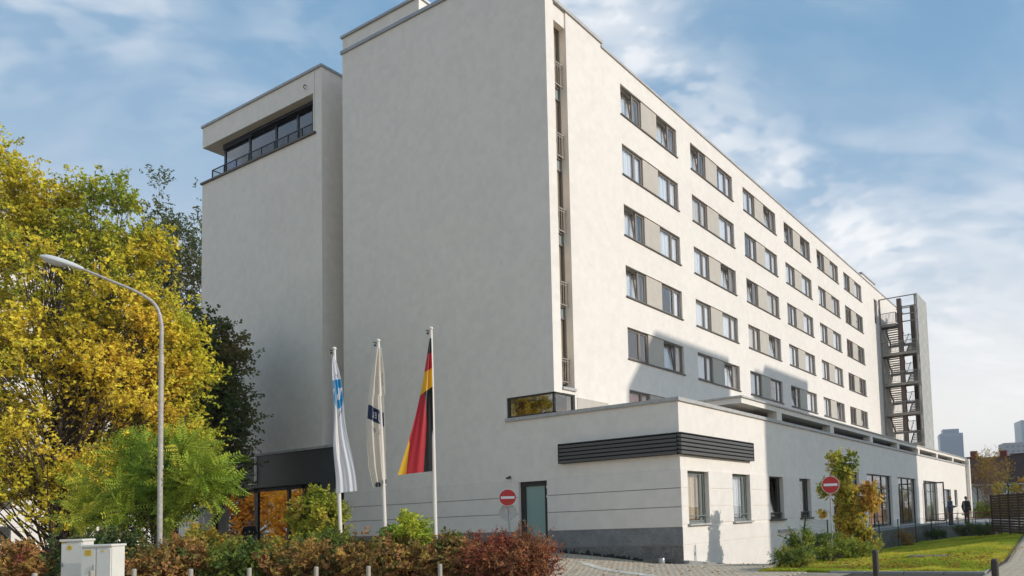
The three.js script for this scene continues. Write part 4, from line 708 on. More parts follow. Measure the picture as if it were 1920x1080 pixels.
// street lamp
{
  const T = thing('street_lamp', 'tall curved street lamp with a pale lamp head', 'street lamp', [-8.8, 0, 11.55]);
  part('pole', tube([V(-8.8, 0, 11.55), V(-8.72, 1.6, 11.59), V(-8.42, 6.2, 11.74)], 0.066, 0.054, 14), M.lampPaint, T);
  part('base_sleeve', cyl(-8.8, -0.05, 1.05, 11.55, 0.088, 0.082), M.lampPaint, T);
  part('number_band', tube([V(-8.62, 3.28, 11.64), V(-8.615, 3.36, 11.643)], 0.0635, 0.0635, 14), M.white, T);
  part('service_door', bx(-8.8 - 0.04, 0.5, 11.6, -8.8 + 0.04, 0.9, 11.65), M.lampPaint, T);
  const c = new THREE.CatmullRomCurve3([V(-8.42, 6.2, 11.74), V(-8.34, 7.1, 11.8), V(-8.42, 7.5, 11.92), V(-8.72, 7.8, 12.2), V(-9.1, 8.04, 12.55), V(-9.62, 8.36, 13.03)]);
  part('arm', tube(c.getPoints(30), 0.047, 0.032, 10), M.lampPaint, T);
  const ax = V(-0.74, 0.30, 0.60).normalize(), side = V(0, 1, 0).cross(ax).normalize(), upv = ax.clone().cross(side).normalize(), at = V(-9.6, 8.35, 13.01);
  const loft = (secs) => { const p = [], idx = [], n = 16; secs.forEach(([t, w, u, d]) => { for (let k = 0; k < n; k++) { const a = (k / n) * 6.283, ca = Math.cos(a), sa = Math.sin(a), q = at.clone().addScaledVector(ax, t).addScaledVector(side, Math.sign(ca) * Math.pow(Math.abs(ca), 0.7) * w).addScaledVector(upv, sa > 0 ? sa * u : sa * d); p.push(q.x, q.y, q.z); } }); for (let i = 0; i < secs.length - 1; i++) for (let k = 0; k < n; k++) { const a = i * n + k, b = i * n + (k + 1) % n; idx.push(a, b, a + n, b, b + n, a + n); } const g = new THREE.BufferGeometry(); g.setAttribute('position', new THREE.Float32BufferAttribute(p, 3)); g.setAttribute('uv', new THREE.Float32BufferAttribute(new Array(p.length / 3 * 2).fill(0), 2)); g.setIndex(idx); g.computeVertexNormals(); return g; };
  const hd = part('lamp_head', loft([[-0.06, 0.03, 0.03, 0.03], [0, 0.06, 0.05, 0.05], [0.22, 0.10, 0.09, 0.05], [0.5, 0.14, 0.11, 0.04], [0.75, 0.13, 0.10, 0.04], [0.92, 0.08, 0.05, 0.03], [0.97, 0.01, 0.01, 0.01]]), M.whiteMetal, T);
  part('lamp_bowl', loft([[0.3, 0.02, -0.02, 0.05], [0.38, 0.10, -0.02, 0.1], [0.6, 0.115, -0.02, 0.13], [0.82, 0.09, -0.02, 0.1], [0.9, 0.02, -0.02, 0.05]]), phys(0.75, 0.72, 0.66, 0.4, { transmission: 0.4, thickness: 0 }), hd);
}
// no entry signs
function discSign(label, at, dir, poleFoot, poleTop, back) {
  const T = thing('no_entry_sign', label, 'sign', poleFoot, 'no entry signs');
  part('pole', tube([V(...poleFoot), V(...poleTop)], 0.032, 0.032, 10), M.galv, T);
  const o = (g, off) => { g.rotateX(Math.PI / 2); g.rotateY(Math.atan2(dir[0], dir[1])); g.translate(at[0] + dir[0] * off, at[1], at[2] + dir[1] * off); return g; };
  const pl = part('plate', o(new THREE.CylinderGeometry(0.30, 0.30, 0.012, 48), 0.045), M.white, T);
  part('red_disc', o(new THREE.CylinderGeometry(0.283, 0.283, 0.004, 48), 0.055), M.red, pl);
  const b = new THREE.BoxGeometry(0.46, 0.085, 0.004); b.rotateY(Math.atan2(dir[0], dir[1])); b.translate(at[0] + dir[0] * 0.06, at[1], at[2] + dir[1] * 0.06); part('white_bar', b, M.white, pl);
  part('clamp', merge(o(new THREE.CylinderGeometry(0.05, 0.05, 0.05, 10), 0.012)), M.galv, T);
  if (back) part('back_plate', o(new THREE.CylinderGeometry(0.30, 0.30, 0.01, 40), -0.045).translate(0, back, 0), M.copingLight, T);
}
{
  const d = (x, z) => { const a = camera.position.x - x, b = camera.position.z - z, l = Math.hypot(a, b); return [a / l, b / l]; };
  discSign('round red no entry sign left of the glazed door', [-5.89, 2.44, 2.04], d(-5.89, 2.04), [-5.86, 0.2, 1.98], [-5.9, 2.7, 2.0], -0.52);
  discSign('round red no entry sign in front of the yellowing climber', [4.39, 2.43, -2.51], [0.42, 0.907], [4.33, -0.3, -2.55], [4.37, 2.72, -2.55]);
}
// flagpoles and flags
const LEFT = V(-0.873, 0, 0.487), OUT = V(0.487, 0, 0.873);
const HANG = V(-0.5, 0, 0.866).multiplyScalar(1.14), FACE = V(0.866, 0, 0.5);     // the cloth hangs turned towards the sun side
function flagpole(label, foot, top) {
  const T = thing('flagpole', label, 'flagpole', foot, 'flagpoles'); const a = V(...foot), b = V(...top);
  part('pole', tube([a, a.clone().lerp(b, 0.5), b], 0.055, 0.036, 12), M.polePaint, T);
  part('finial', plainG(new THREE.SphereGeometry(0.055, 12, 8)).scale(1, 0.8, 1).translate(b.x, b.y + 0.02, b.z), M.polePaint, T);
  part('hanger', tube([b.clone().add(V(0, -0.06, 0)), b.clone().addScaledVector(LEFT, 0.12).add(V(0, -0.02, 0))], 0.015, 0.015, 6), M.steelDark, T);
  part('pulley', plainG(new THREE.CylinderGeometry(0.03, 0.03, 0.03, 8)).rotateX(1.57).translate(b.x + LEFT.x * 0.08, b.y - 0.1, b.z + LEFT.z * 0.08), M.steelDark, T);
  part('ground_sleeve', cyl(a.x, a.y - 0.05, a.y + 0.35, a.z, 0.085), M.galv, T);
  part('halyard', tube([b.clone().addScaledVector(LEFT, 0.07).add(V(0, -0.1, 0)), a.clone().lerp(b, 0.5).addScaledVector(LEFT, 0.066).addScaledVector(OUT, 0.02), a.clone().add(V(0, 1.1, 0)).addScaledVector(LEFT, 0.06)], 0.005, 0.005, 4), M.whiteMetal, T);
  part('cleat', bx(a.x - 0.1, a.y + 1.05, a.z + 0.0, a.x - 0.04, a.y + 1.2, a.z + 0.08), M.galv, T);
  return T;
}
function flagTex(W, H, draw) { const c = document.createElement('canvas'); c.width = W; c.height = H; const g = c.getContext('2d'); draw(g, W, H); const t = new THREE.CanvasTexture(c); t.colorSpace = THREE.SRGBColorSpace; t.magFilter = THREE.LinearFilter; return t; }
function flag(label, pa, pb, edge, folds, depth, texture, group) {   // pa/pb: hoist line top and bottom; edge(v) -> [near, far] offsets along LEFT in metres
  const n = 40, m = 60, p = [], u = [], idx = [], a = V(...pa), b = V(...pb), q = V(0, 0, 0);
  for (let j = 0; j <= m; j++) { const v = j / m, [e0, e1, drop] = edge(v); for (let i = 0; i <= n; i++) { const t = i / n, w = depth * Math.min(1, v * 4 + 0.1); q.copy(a).lerp(b, v).addScaledVector(HANG, lerp(e0, e1, t)).addScaledVector(FACE, 0.06 + w * Math.sin(t * folds * 6.283 + v * 2.2 + 0.6) * (0.5 + 0.5 * t) + w * 0.35 * Math.sin(t * folds * 13 + v * 5)); q.y -= (drop ?? 0) * t; p.push(q.x, q.y, q.z); u.push(t, 1 - v); } }
  const w = n + 1; for (let j = 0; j < m; j++) for (let i = 0; i < n; i++) { const k = j * w + i; idx.push(k, k + 1, k + w, k + 1, k + w + 1, k + w); }
  const g = new THREE.BufferGeometry(); g.setAttribute('position', new THREE.Float32BufferAttribute(p, 3)); g.setAttribute('uv', new THREE.Float32BufferAttribute(u, 2)); g.setIndex(idx); g.computeVertexNormals();
  const T = thing('flag', label, 'flag', pa, group); part('cloth', g, phys(1, 1, 1, 0.85, { map: texture, transmission: 0.5, thickness: 0, side: THREE.DoubleSide }), T);
  return T;
}
{
  flagpole('right flagpole carrying the black red gold flag', [-1.80, 0.1, 8.77], [-1.52, 6.33, 9.08]);
  flagpole('middle flagpole carrying the cream flag', [-3.64, 0.1, 8.75], [-3.43, 6.31, 9.11]);
  flagpole('left flagpole carrying the white flag', [-5.29, 0.1, 8.86], [-5.06, 6.32, 9.21]);
  const tri = flagTex(256, 1024, (g, W, H) => {
    const poly = (c, pts) => { g.fillStyle = c; g.beginPath(); pts.forEach(([x, y], i) => (i ? g.lineTo(x * W, y * H) : g.moveTo(x * W, y * H))); g.fill(); };
    poly('#c9202c', [[0, 0], [1, 0], [1, 1], [0, 1]]);
    poly('#1d1916', [[0, 0], [1, 0], [1, 0.11], [0.4, 0.12], [0, 0.10]]);
    poly('#1d1916', [[0, 0.34], [0.8, 0.38], [0.6, 0.44], [0.42, 0.52], [0.30, 0.64], [0.28, 1], [0, 1]]);
    poly('#f0b914', [[0, 0.225], [1, 0.25], [1, 0.42], [0.5, 0.39], [0, 0.365]]);
    poly('#f0b914', [[1, 0.74], [0.90, 0.78], [0.82, 0.90], [0.76, 1.0], [1, 1]]);
  });
  flag('black red gold flag hanging limp from the right pole', [-1.53, 6.10, 9.05], [-1.70, 2.88, 8.88], (v) => [0.02, 0.05 + 0.70 * Math.pow(v, 0.95) - 0.1 * Math.sin(v * 3.1), 0.10 * v], 1.6, 0.05, tri, 'flags');
  const cream = flagTex(256, 1024, (g, W, H) => {
    g.fillStyle = '#e6ddcf'; g.fillRect(0, 0, W, H);
    g.save(); g.translate(W * 0.5, H * 0.49); g.transform(1, -0.28, 0, 1, 0, 0); g.scale(-1, 1); g.fillStyle = '#16244f'; g.fillRect(-W * 0.46, -H * 0.05, W * 0.92, H * 0.10); g.fillStyle = '#e9e6e0'; g.font = 'bold 62px sans-serif'; g.textAlign = 'center'; g.textBaseline = 'middle'; g.scale(-1, 1); g.fillText('J EL', 0, 0); g.fillStyle = '#3a3530'; g.font = '58px sans-serif'; g.fillText('L  er', 0, H * 0.105); g.restore();
    g.save(); g.translate(W * 0.12, H * 0.30); g.rotate(1.5); g.fillStyle = '#4a443c'; g.font = '30px sans-serif'; g.fillText('ational', -120, 0); g.restore();
    g.fillStyle = '#2b3440'; g.beginPath(); g.ellipse(W * 0.62, H * 0.985, W * 0.2, H * 0.02, 0, 0, 6.3); g.fill(); g.fillStyle = '#57636e'; g.fillRect(0, H * 0.955, W * 0.3, H * 0.03);
  });
  flag('cream flag with navy lettered band on the middle pole', [-3.44, 6.14, 9.09], [-3.58, 2.62, 8.86], (v) => [-0.05 - 0.05 * Math.sin(v * 3.1) * (v < 0.35 ? 1.2 : 0.2), 0.05 + 0.27 * Math.sin(Math.min(1, v * 1.25) * 1.9) - (v > 0.85 ? (v - 0.85) * 0.5 : 0), 0.05 * v], 2.6, 0.05, cream, 'flags');
  const white = flagTex(256, 1024, (g, W, H) => {
    g.fillStyle = '#f3f2f6'; g.fillRect(0, 0, W, H);
    const arcText = (s, y, r, c) => { g.save(); g.fillStyle = c; g.font = 'bold 36px sans-serif'; g.textAlign = 'center'; [...s].forEach((ch, i) => { g.save(); g.translate(W * 0.5 + (i - s.length / 2) * 30, y - r * i); g.rotate(-0.4); g.fillText(ch, 0, 0); g.restore(); }); g.restore(); };
    arcText('Bu', H * 0.16, 10, '#20222a'); arcText('ONAL', H * 0.41, -14, '#20222a');
    g.strokeStyle = '#1aa3d8'; g.lineWidth = 64; g.beginPath(); g.moveTo(W * 0.02, H * 0.205); g.lineTo(W * 0.98, H * 0.205); g.stroke();
    g.beginPath(); g.ellipse(W * 0.5, H * 0.30, W * 0.36, H * 0.055, 0, -1.7, 3.6); g.stroke();
  });
  flag('white flag with blue ring emblem on the left pole', [-5.07, 6.16, 9.19], [-5.20, 2.56, 8.95], (v) => [0.03 - 0.36 * Math.pow(v, 0.75) - 0.03 * Math.sin(v * 9), 0.05 + 0.07 * v + 0.02 * Math.sin(v * 12), 0.06], 2.2, 0.045, white, 'flags');
}
// slatted screen
{
  const a = V(6.75, 0, -22.3), b = V(9.75, 0, -15.6), T = thing('slatted_screen', 'dark brown screen of horizontal slats at the end of the lawn', 'fence', [8.2, 0, -19]);
  const d = b.clone().sub(a), L = d.length(), ang = Math.atan2(-d.z, d.x); d.normalize();
  const y0 = 0.02, n = 15, bays = 5;
  for (let k = 0; k < bays; k++) for (let i = 0; i < n; i++) {
    const c = a.clone().addScaledVector(d, (L * (k + 0.5)) / bays), g = plainG(new RoundedBoxGeometry(L / bays - 0.07, 0.112, 0.022, 1, 0.006)); g.rotateX(rr(-0.02, 0.02)); g.rotateY(ang); g.translate(c.x, y0 + 0.12 + i * 0.134, c.z); part('slat', g, M.wood, T);
  }
  for (let k = 0; k <= bays; k++) { const c = a.clone().addScaledVector(d, (L * k) / bays); const g = bx(-0.035, -0.3, -0.035, 0.035, 2.12, 0.035); g.rotateY(ang); g.translate(c.x, 0, c.z); part('post', g, k % 2 ? M.steelDark : M.wood, T); }
}
// wire fence with green posts
{
  const T = thing('wire_fence', 'green wire mesh fence with slim posts in front of the retaining wall', 'fence', [3.6, -0.3, -12]);
  const posts = [[4.5, 0.65, 0.18], [3.9, -3.4, 0.0], [3.4, -7.8, 0], [3.15, -12.5, 0], [3.0, -16.5, 0], [2.95, -20.5, 0], [2.95, -24.5, 0], [3.2, -28, 0]], h = 1.45;
  const ends = posts.map(([x, z, l]) => { const y = groundH(x, z); const f = V(x - l * 0.6, y - 0.1, z), t = V(x + l, y + h, z); part('post', tube([f, t], 0.028, 0.028, 8), M.greenPost, T); part('cap', plainG(new THREE.SphereGeometry(0.034, 8, 6)).translate(t.x, t.y, t.z), M.greenPost, T); return [f.clone().lerp(t, 0.08), t]; });
  for (let i = 0; i < ends.length - 1; i++) {
    const [f0, t0] = ends[i], [f1, t1] = ends[i + 1], gs = [], L = f0.distanceTo(f1), nv = Math.round(L / 0.12), nh = 12, sag = (s) => -0.05 * Math.sin(s * 3.14);
    const at = (s, y) => { const q = f0.clone().lerp(f1, s).lerp(t0.clone().lerp(t1, s), y); q.y += sag(s) * y; return q; };
    for (let k = 1; k < nv; k++) gs.push(tube([at(k / nv, 0), at(k / nv, 1)], 0.0022, 0.0022, 3, false));
    for (let k = 0; k <= nh; k++) gs.push(tube([0, 0.25, 0.5, 0.75, 1].map((s) => at(s, k / nh)), k === nh ? 0.004 : 0.0022, k === nh ? 0.004 : 0.0022, 3, false));
    part('wire_mesh', merge(gs), M.wire, T).userData.kind = 'stuff';
  }
}
// beer tables and benches on the terrace
{
  const table = (label, x, z, turn, L) => {
    const T = thing('beer_table', label, 'table', [x, 0.34, z], 'terrace tables'); T.rotation.y = turn;
    const add = (n, g, m) => { const q = new THREE.Mesh(g, m); q.name = n; q.castShadow = q.receiveShadow = true; T.add(q); };
    for (let k = 0; k < 3; k++) add('plank', bx(-L / 2, 0.74, -0.3 + k * 0.202, L / 2, 0.775, -0.104 + k * 0.202), M.redWood);
    for (const s of [-1, 1]) for (const t of [-1, 1]) add('leg', tube([V(s * (L / 2 - 0.25), 0, t * 0.26), V(s * (L / 2 - 0.3), 0.74, t * 0.2)], 0.018, 0.018, 6), M.steelDark);
    for (const s of [-1, 1]) add('brace', tube([V(s * (L / 2 - 0.29), 0.2, -0.24), V(s * (L / 2 - 0.29), 0.2, 0.24)], 0.014, 0.014, 5), M.steelDark);
  };
  const dir = Math.atan2(-(-25.23 + 23.92), 5.91 - 3.55);
  table('left long red beer table on the terrace', 3.7, -27.0, dir, 2.4);
  table('right long red beer table on the terrace', 5.55, -27.9, dir, 1.9);
  const bench = (label, x, z, L) => { const T = thing('beer_bench', label, 'bench', [x, 0.34, z], 'terrace benches'); T.rotation.y = dir; const add = (n, g, m) => { const q = new THREE.Mesh(g, m); q.name = n; q.castShadow = q.receiveShadow = true; T.add(q); }; add('seat', bx(-L / 2, 0.44, -0.13, L / 2, 0.475, 0.13), M.redWood); for (const s of [-1, 1]) for (const t of [-1, 1]) add('leg', tube([V(s * (L / 2 - 0.25), 0, t * 0.12), V(s * (L / 2 - 0.28), 0.44, t * 0.08)], 0.016, 0.016, 5), M.steelDark); };
  bench('bench in front of the left red beer table', 3.4, -26.95 + 0.6, 2.2); bench('bench in front of the right red beer table', 5.3, -27.3, 1.9);
}
// metal collar by the corner of the low wing
{
  const T = thing('post_stub', 'short metal post stub at the corner of the low wing', 'post', [-0.55, 0, 0.5]); part('ring', cyl(-0.55, -0.05, 0.19, 0.5, 0.11, 0.11, 18), M.galv, T); part('base', bx(-1.3, -0.1, 0.24, -0.62, 0.14, 0.46), M.concreteDirty, T);
}
// red armchairs in the lobby
for (const [x, z, l] of [[-23.6, -1.6, 'red armchair behind the shop glazing, left one'], [-22.3, -1.9, 'red armchair behind the shop glazing, right one']]) {
  const T = thing('armchair', l, 'armchair', [x, 0.1, z], 'red armchairs in the lobby'), rb = (w, h, d, a, b, c, n) => part(n, plainG(new RoundedBoxGeometry(w, h, d, 3, 0.06)).translate(x + a, 0.1 + b, z + c), M.red, T);
  rb(0.8, 0.35, 0.75, 0, 0.3, 0, 'seat'); rb(0.8, 0.9, 0.2, 0, 0.75, -0.35, 'backrest'); rb(0.18, 0.55, 0.75, -0.42, 0.45, 0, 'armrest'); rb(0.18, 0.55, 0.75, 0.42, 0.45, 0, 'armrest');
}

// ---------- far buildings ----------
function rowsOfWindows(parent, name, mat, rects, paneMat, inset) {   // each window its own part
  for (const g of rects) part(name, g, mat, parent);
}
{
  // sunlit apartment block behind the yellow trees
  const B = thing('apartment_block', 'pale sunlit apartment block glimpsed behind the yellow trees', 'building', [-80, 0, -5]);
  part('wall', bx(-90, -0.5, -17, -72, 31, 16), M.plaster, B);
  part('roof', bx(-90.3, 31, -17.3, -71.7, 31.5, 16.3), M.coping, B);
  for (let r = 0; r < 10; r++) for (let k = 0; k < 7; k++) { const y = 1.4 + r * 3, z = -14.6 + k * 4.4; const w = part('window', bx(-72, y, z, -71.93, y + 1.5, z + 1.7), M.frame, B); if (r % 2 === 0) part('pane', bx(-71.93, y + 0.1, z + 0.1, -71.92, y + 1.4, z + 1.6), M.glass, w); }
}
{
  // row houses with brown tiled roofs
  const tile = [std(0.10, 0.045, 0.03, 0.85, { map: rough512 }), std(0.075, 0.035, 0.026, 0.85, { map: rough512 }), std(0.13, 0.055, 0.033, 0.85, { map: rough512 })], wallM = std(0.62, 0.60, 0.55, 0.9, { map: mottle }), brick = std(0.22, 0.05, 0.03, 0.9, { map: rough512 });
  const house = (label, x0, x1, z, yE, yR, tm) => {
    const T = thing('row_house', label, 'house', [(x0 + x1) / 2, 0, z - 5], 'row houses beyond the lawn');
    part('wall', bx(x0, -0.5, z - 10, x1, yE, z), wallM, T);
    const gable = new THREE.Shape([new THREE.Vector2(0.4, yE), new THREE.Vector2(-5, yR - 0.15), new THREE.Vector2(-10.4, yE)]);
    part('gable', new THREE.ExtrudeGeometry(gable, { depth: x1 - x0 - 0.02, bevelEnabled: false }).rotateY(-Math.PI / 2).translate(x1 - 0.01, 0, z), wallM, T);
    const L = Math.hypot(5.6, yR - yE), a = Math.atan2(yR - yE, 5.4), n = 14;
    const rf = part('roof', merge(bx(x0 - 0.1, yR - 0.1, z - 5.2, x1 + 0.1, yR + 0.12, z - 4.8)), tm, T);
    for (let k = 0; k < n; k++) { const t = (k + 0.5) / n, yy = lerp(yE - 0.12, yR, t), zz = lerp(z + 0.55, z - 5, t); const g = plainG(new THREE.BoxGeometry(x1 - x0 + 0.1, 0.06, L / n + 0.12)); g.rotateX(a + 0.08); g.translate((x0 + x1) / 2, yy + 0.05, zz); part('tile_course', g, tm, rf); }
    const g = plainG(new THREE.BoxGeometry(x1 - x0 + 0.1, 0.1, L)); g.rotateX(-a); g.translate((x0 + x1) / 2, (yE + yR) / 2, z - 7.7); part('rear_slope', g, tm, rf);
    part('gutter', bar([x0, yE - 0.1, z + 0.62], [x1, yE - 0.1, z + 0.62], 0.08, 6), M.whiteMetal, rf);
    const ch = part('chimney', bx(x1 - 1.3, yR - 0.8, z - 5.6, x1 - 0.3, yR + 1.0, z - 4.6), brick, rf);
    for (let k = 0; k < 3; k++) for (const y of [1.0, 3.2]) { const xx = x0 + 0.7 + k * (x1 - x0 - 1.4) / 2.6, w = part('window', bx(xx, y - 0.06, z, xx + 1.25, y + 1.36, z + 0.06), M.white, T); part('pane', bx(xx + 0.09, y + 0.04, z + 0.06, xx + 0.58, y + 1.26, z + 0.07), M.roomDark, w); part('pane', bx(xx + 0.67, y + 0.04, z + 0.06, xx + 1.16, y + 1.26, z + 0.07), M.roomDark, w); }
  };
  house('row house with brown tiled roof nearest the low wing', -13.5, -5.6, -97.5, 4.8, 9.2, tile[0]);
  house('row house with brown roof behind the bare autumn tree', -5.4, -1.2, -97.8, 4.7, 9.0, tile[2]);
  house('row house with dark roof and red chimney at the right edge', -1.0, 6.0, -98, 4.6, 9.3, tile[1]);
}
tree({ name: 'autumn_tree', label: 'half bare autumn tree in front of the brown roofs', base: [0.8, -63.5], height: 6.6, r: 0.12, stems: 4, geo: SPRIGS.far, pal: [[0.20, 0.10, 0.05], [0.30, 0.16, 0.05], [0.50, 0.34, 0.05], [0.55, 0.40, 0.05], [0.30, 0.10, 0.05]], twigs: 7, perTwig: 1, twigLen: 0.9, up: 1.2, scale: 0.5, minY: 1.6, bark: M.barkPale, size: [0.35, 0.75], crowns: [[0.9, 5.0, -63.4, 2.5, 2.2, 2.2, 120]] });
tree({ name: 'hedge_bush', label: 'green hedge at the far end behind the terrace', category: 'hedge', base: [3.2, -50], height: 1.6, r: 0.04, stems: 4, geo: SPRIGS.broad, pal: P.hedgeGreen, twigs: 5, perTwig: 5, twigLen: 0.5, scale: 0.7, crowns: [[3.2, 0.9, -50, 2.2, 0.9, 0.9, 60]] });
tree({ name: 'hedge_bush', label: 'autumn tinted bush above the slatted screen', category: 'hedge', base: [5.2, -48], height: 3.2, r: 0.05, stems: 4, geo: SPRIGS.broad, pal: P.hedgeGold, twigs: 5, perTwig: 4, twigLen: 0.6, scale: 0.7, crowns: [[5.2, 2.2, -48, 2.0, 1.5, 1.2, 50]] });
// towers on the skyline
{
  const glassT = std(0.17, 0.22, 0.27, 0.3), bandT = std(0.28, 0.33, 0.37, 0.5);
  const tower = (name, label, x, z, w, d, h, floors, mat, band, crown, turn, cols) => {
    const T = thing(name, label, 'tower', [x, 0, z], 'towers on the skyline'); T.rotation.y = turn;
    const add = (n, g, m, p = T) => { const q = new THREE.Mesh(g, m); q.name = n; q.castShadow = q.receiveShadow = true; p.add(q); return q; };
    add('shaft', bx(-w / 2, -2, -d / 2, w / 2, h, d / 2), mat);
    for (let k = 0; k < floors; k++) { const y = h * 0.45 + (h * 0.55 * (k + 0.5)) / floors; add('floor_band', merge(bx(-w / 2 - 0.25, y, d / 2, w / 2 + 0.25, y + 1.1, d / 2 + 0.25), bx(w / 2, y, -d / 2, w / 2 + 0.25, y + 1.1, d / 2), bx(-w / 2 - 0.25, y, -d / 2, -w / 2, y + 1.1, d / 2)), band); }
    for (let k = 0; k <= cols; k++) add('mullion', bx(-w / 2 + (w * k) / cols - 0.25, 0, d / 2, -w / 2 + (w * k) / cols + 0.25, h - 1, d / 2 + 0.4), band);
    if (crown) { const c = add('crown', bx(-w * crown[0], h, -d * crown[0], w * crown[0], h + crown[1], d * crown[0]), mat); add('parapet', bx(-w / 2 - 0.4, h - 6, -d / 2 - 0.4, w / 2 + 0.4, h - 2.5, d / 2 + 0.4), band, c); }
    return T;
  };
  tower('office_tower', 'blue grey skyscraper with stepped top on the skyline', -271, -1532, 44, 40, 148, 22, glassT, bandT, [0.36, 9], 0.3, 10);
  tower('glass_tower', 'pale teal glass tower cut by the right edge', -100, -1392, 60, 44, 146, 26, std(0.22, 0.32, 0.34, 0.25), std(0.50, 0.54, 0.55, 0.5), null, 0.35, 14);
  const W = tower('slab_block', 'pale concrete block with small windows in front of the teal tower', -56, -732, 46, 22, 58.5, 0, std(0.44, 0.40, 0.38, 0.9), bandT, null, 0.35, -1);
  for (let r = 0; r < 5; r++) for (let k = 0; k < 9; k++) { const q = new THREE.Mesh(bx(-21 + k * 4.7, 54 - r * 4.2, 11, -18.8 + k * 4.7, 55.6 - r * 4.2, 11.15), glassT); q.name = 'window'; W.add(q); }
}
// ---------- people ----------
function surfaceNets(sdf, min, max, cell) {
  const nx = Math.ceil((max.x - min.x) / cell) + 1, ny = Math.ceil((max.y - min.y) / cell) + 1, nz = Math.ceil((max.z - min.z) / cell) + 1, f = new Float32Array(nx * ny * nz), id = (i, j, k) => i + nx * (j + ny * k), q = V(0, 0, 0);
  for (let k = 0; k < nz; k++) for (let j = 0; j < ny; j++) for (let i = 0; i < nx; i++) f[id(i, j, k)] = sdf(q.set(min.x + i * cell, min.y + j * cell, min.z + k * cell));
  const vid = new Int32Array(nx * ny * nz).fill(-1), p = [], idx = [], C = []; for (let c = 0; c < 8; c++) C.push([c & 1, (c >> 1) & 1, c >> 2]);
  const E = [[0, 1], [2, 3], [4, 5], [6, 7], [0, 2], [1, 3], [4, 6], [5, 7], [0, 4], [1, 5], [2, 6], [3, 7]];
  for (let k = 0; k < nz - 1; k++) for (let j = 0; j < ny - 1; j++) for (let i = 0; i < nx - 1; i++) {
    const v = C.map(([a, b, c]) => f[id(i + a, j + b, k + c)]); let n = 0, x = 0, y = 0, z = 0;
    for (const [a, b] of E) if (v[a] < 0 !== v[b] < 0) { const t = v[a] / (v[a] - v[b]); x += lerp(C[a][0], C[b][0], t); y += lerp(C[a][1], C[b][1], t); z += lerp(C[a][2], C[b][2], t); n++; }
    if (n) { vid[id(i, j, k)] = p.length / 3; p.push(min.x + (i + x / n) * cell, min.y + (j + y / n) * cell, min.z + (k + z / n) * cell); }
  }
  const quad = (a, b, c, d, flip) => { if (a < 0 || b < 0 || c < 0 || d < 0) return; flip ? idx.push(a, c, b, a, d, c) : idx.push(a, b, c, a, c, d); };
  for (let k = 1; k < nz - 1; k++) for (let j = 1; j < ny - 1; j++) for (let i = 1; i < nx - 1; i++) {
    const s = f[id(i, j, k)] < 0;
    if (s !== f[id(i + 1, j, k)] < 0) quad(vid[id(i, j - 1, k - 1)], vid[id(i, j, k - 1)], vid[id(i, j, k)], vid[id(i, j - 1, k)], !s);
    if (s !== f[id(i, j + 1, k)] < 0) quad(vid[id(i - 1, j, k - 1)], vid[id(i - 1, j, k)], vid[id(i, j, k)], vid[id(i, j, k - 1)], !s);
    if (s !== f[id(i, j, k + 1)] < 0) quad(vid[id(i - 1, j - 1, k)], vid[id(i, j - 1, k)], vid[id(i, j, k)], vid[id(i - 1, j, k)], !s);
  }
  const g = new THREE.BufferGeometry(); g.setAttribute('position', new THREE.Float32BufferAttribute(p, 3)); g.setAttribute('uv', new THREE.Float32BufferAttribute(new Array((p.length / 3) * 2).fill(0), 2)); g.setIndex(idx); g.computeVertexNormals(); return g;
}
function capsules(list, blend, cell) {          // list of [a, b, ra, rb, flatten z?]
  const min = V(9, 9, 9), max = V(-9, -9, -9); for (const [a, b, ra, rb] of list) for (const [q, r] of [[a, ra], [b, rb]]) { min.min(V(q[0] - r, q[1] - r, q[2] - r)); max.max(V(q[0] + r, q[1] + r, q[2] + r)); }
  min.addScalar(-3 * cell); max.addScalar(3 * cell);
  const L = list.map(([a, b, ra, rb]) => ({ a: V(...a), d: V(b[0] - a[0], b[1] - a[1], b[2] - a[2]), ra, rb })), t = V(0, 0, 0);
  return surfaceNets((p) => { let s = 9; for (const { a, d, ra, rb } of L) { t.subVectors(p, a); const h = clamp(t.dot(d) / Math.max(d.lengthSq(), 1e-9), 0, 1), v = t.addScaledVector(d, -h).length() - lerp(ra, rb, h), k = clamp(0.5 + (0.5 * (s - v)) / blend, 0, 1); s = lerp(s, v, k) - blend * k * (1 - k); } return s; }, min, max, cell);
}
function hand(w, dir, palm, side) {      // five bent fingers on a palm; w wrist, dir along the hand, palm normal, side +1/-1
  const d = V(...dir).normalize(), n = V(...palm).normalize(), s = d.clone().cross(n).multiplyScalar(side), at = (a, b, c) => { const q = V(...w).addScaledVector(d, a).addScaledVector(s, b).addScaledVector(n, c); return [q.x, q.y, q.z]; };
  const l = [[at(0, 0, 0), at(0.05, 0, 0), 0.026, 0.028], [at(0.05, -0.02, 0), at(0.09, -0.025, 0), 0.018, 0.016], [at(0.05, 0.02, 0), at(0.09, 0.025, 0), 0.018, 0.016]];
  [[-0.032, 0.062], [-0.011, 0.074], [0.011, 0.070], [0.031, 0.056]].forEach(([b, len]) => { l.push([at(0.085, b, 0), at(0.085 + len * 0.5, b, 0.012), 0.0095, 0.009], [at(0.085 + len * 0.5, b, 0.012), at(0.085 + len * 0.85, b, 0.038), 0.009, 0.0075]); });
  l.push([at(0.02, -0.03, 0.005), at(0.055, -0.055, 0.018), 0.012, 0.0105], [at(0.055, -0.055, 0.018), at(0.085, -0.056, 0.032), 0.0105, 0.008]);
  return capsules(l, 0.008, 0.0055);
}
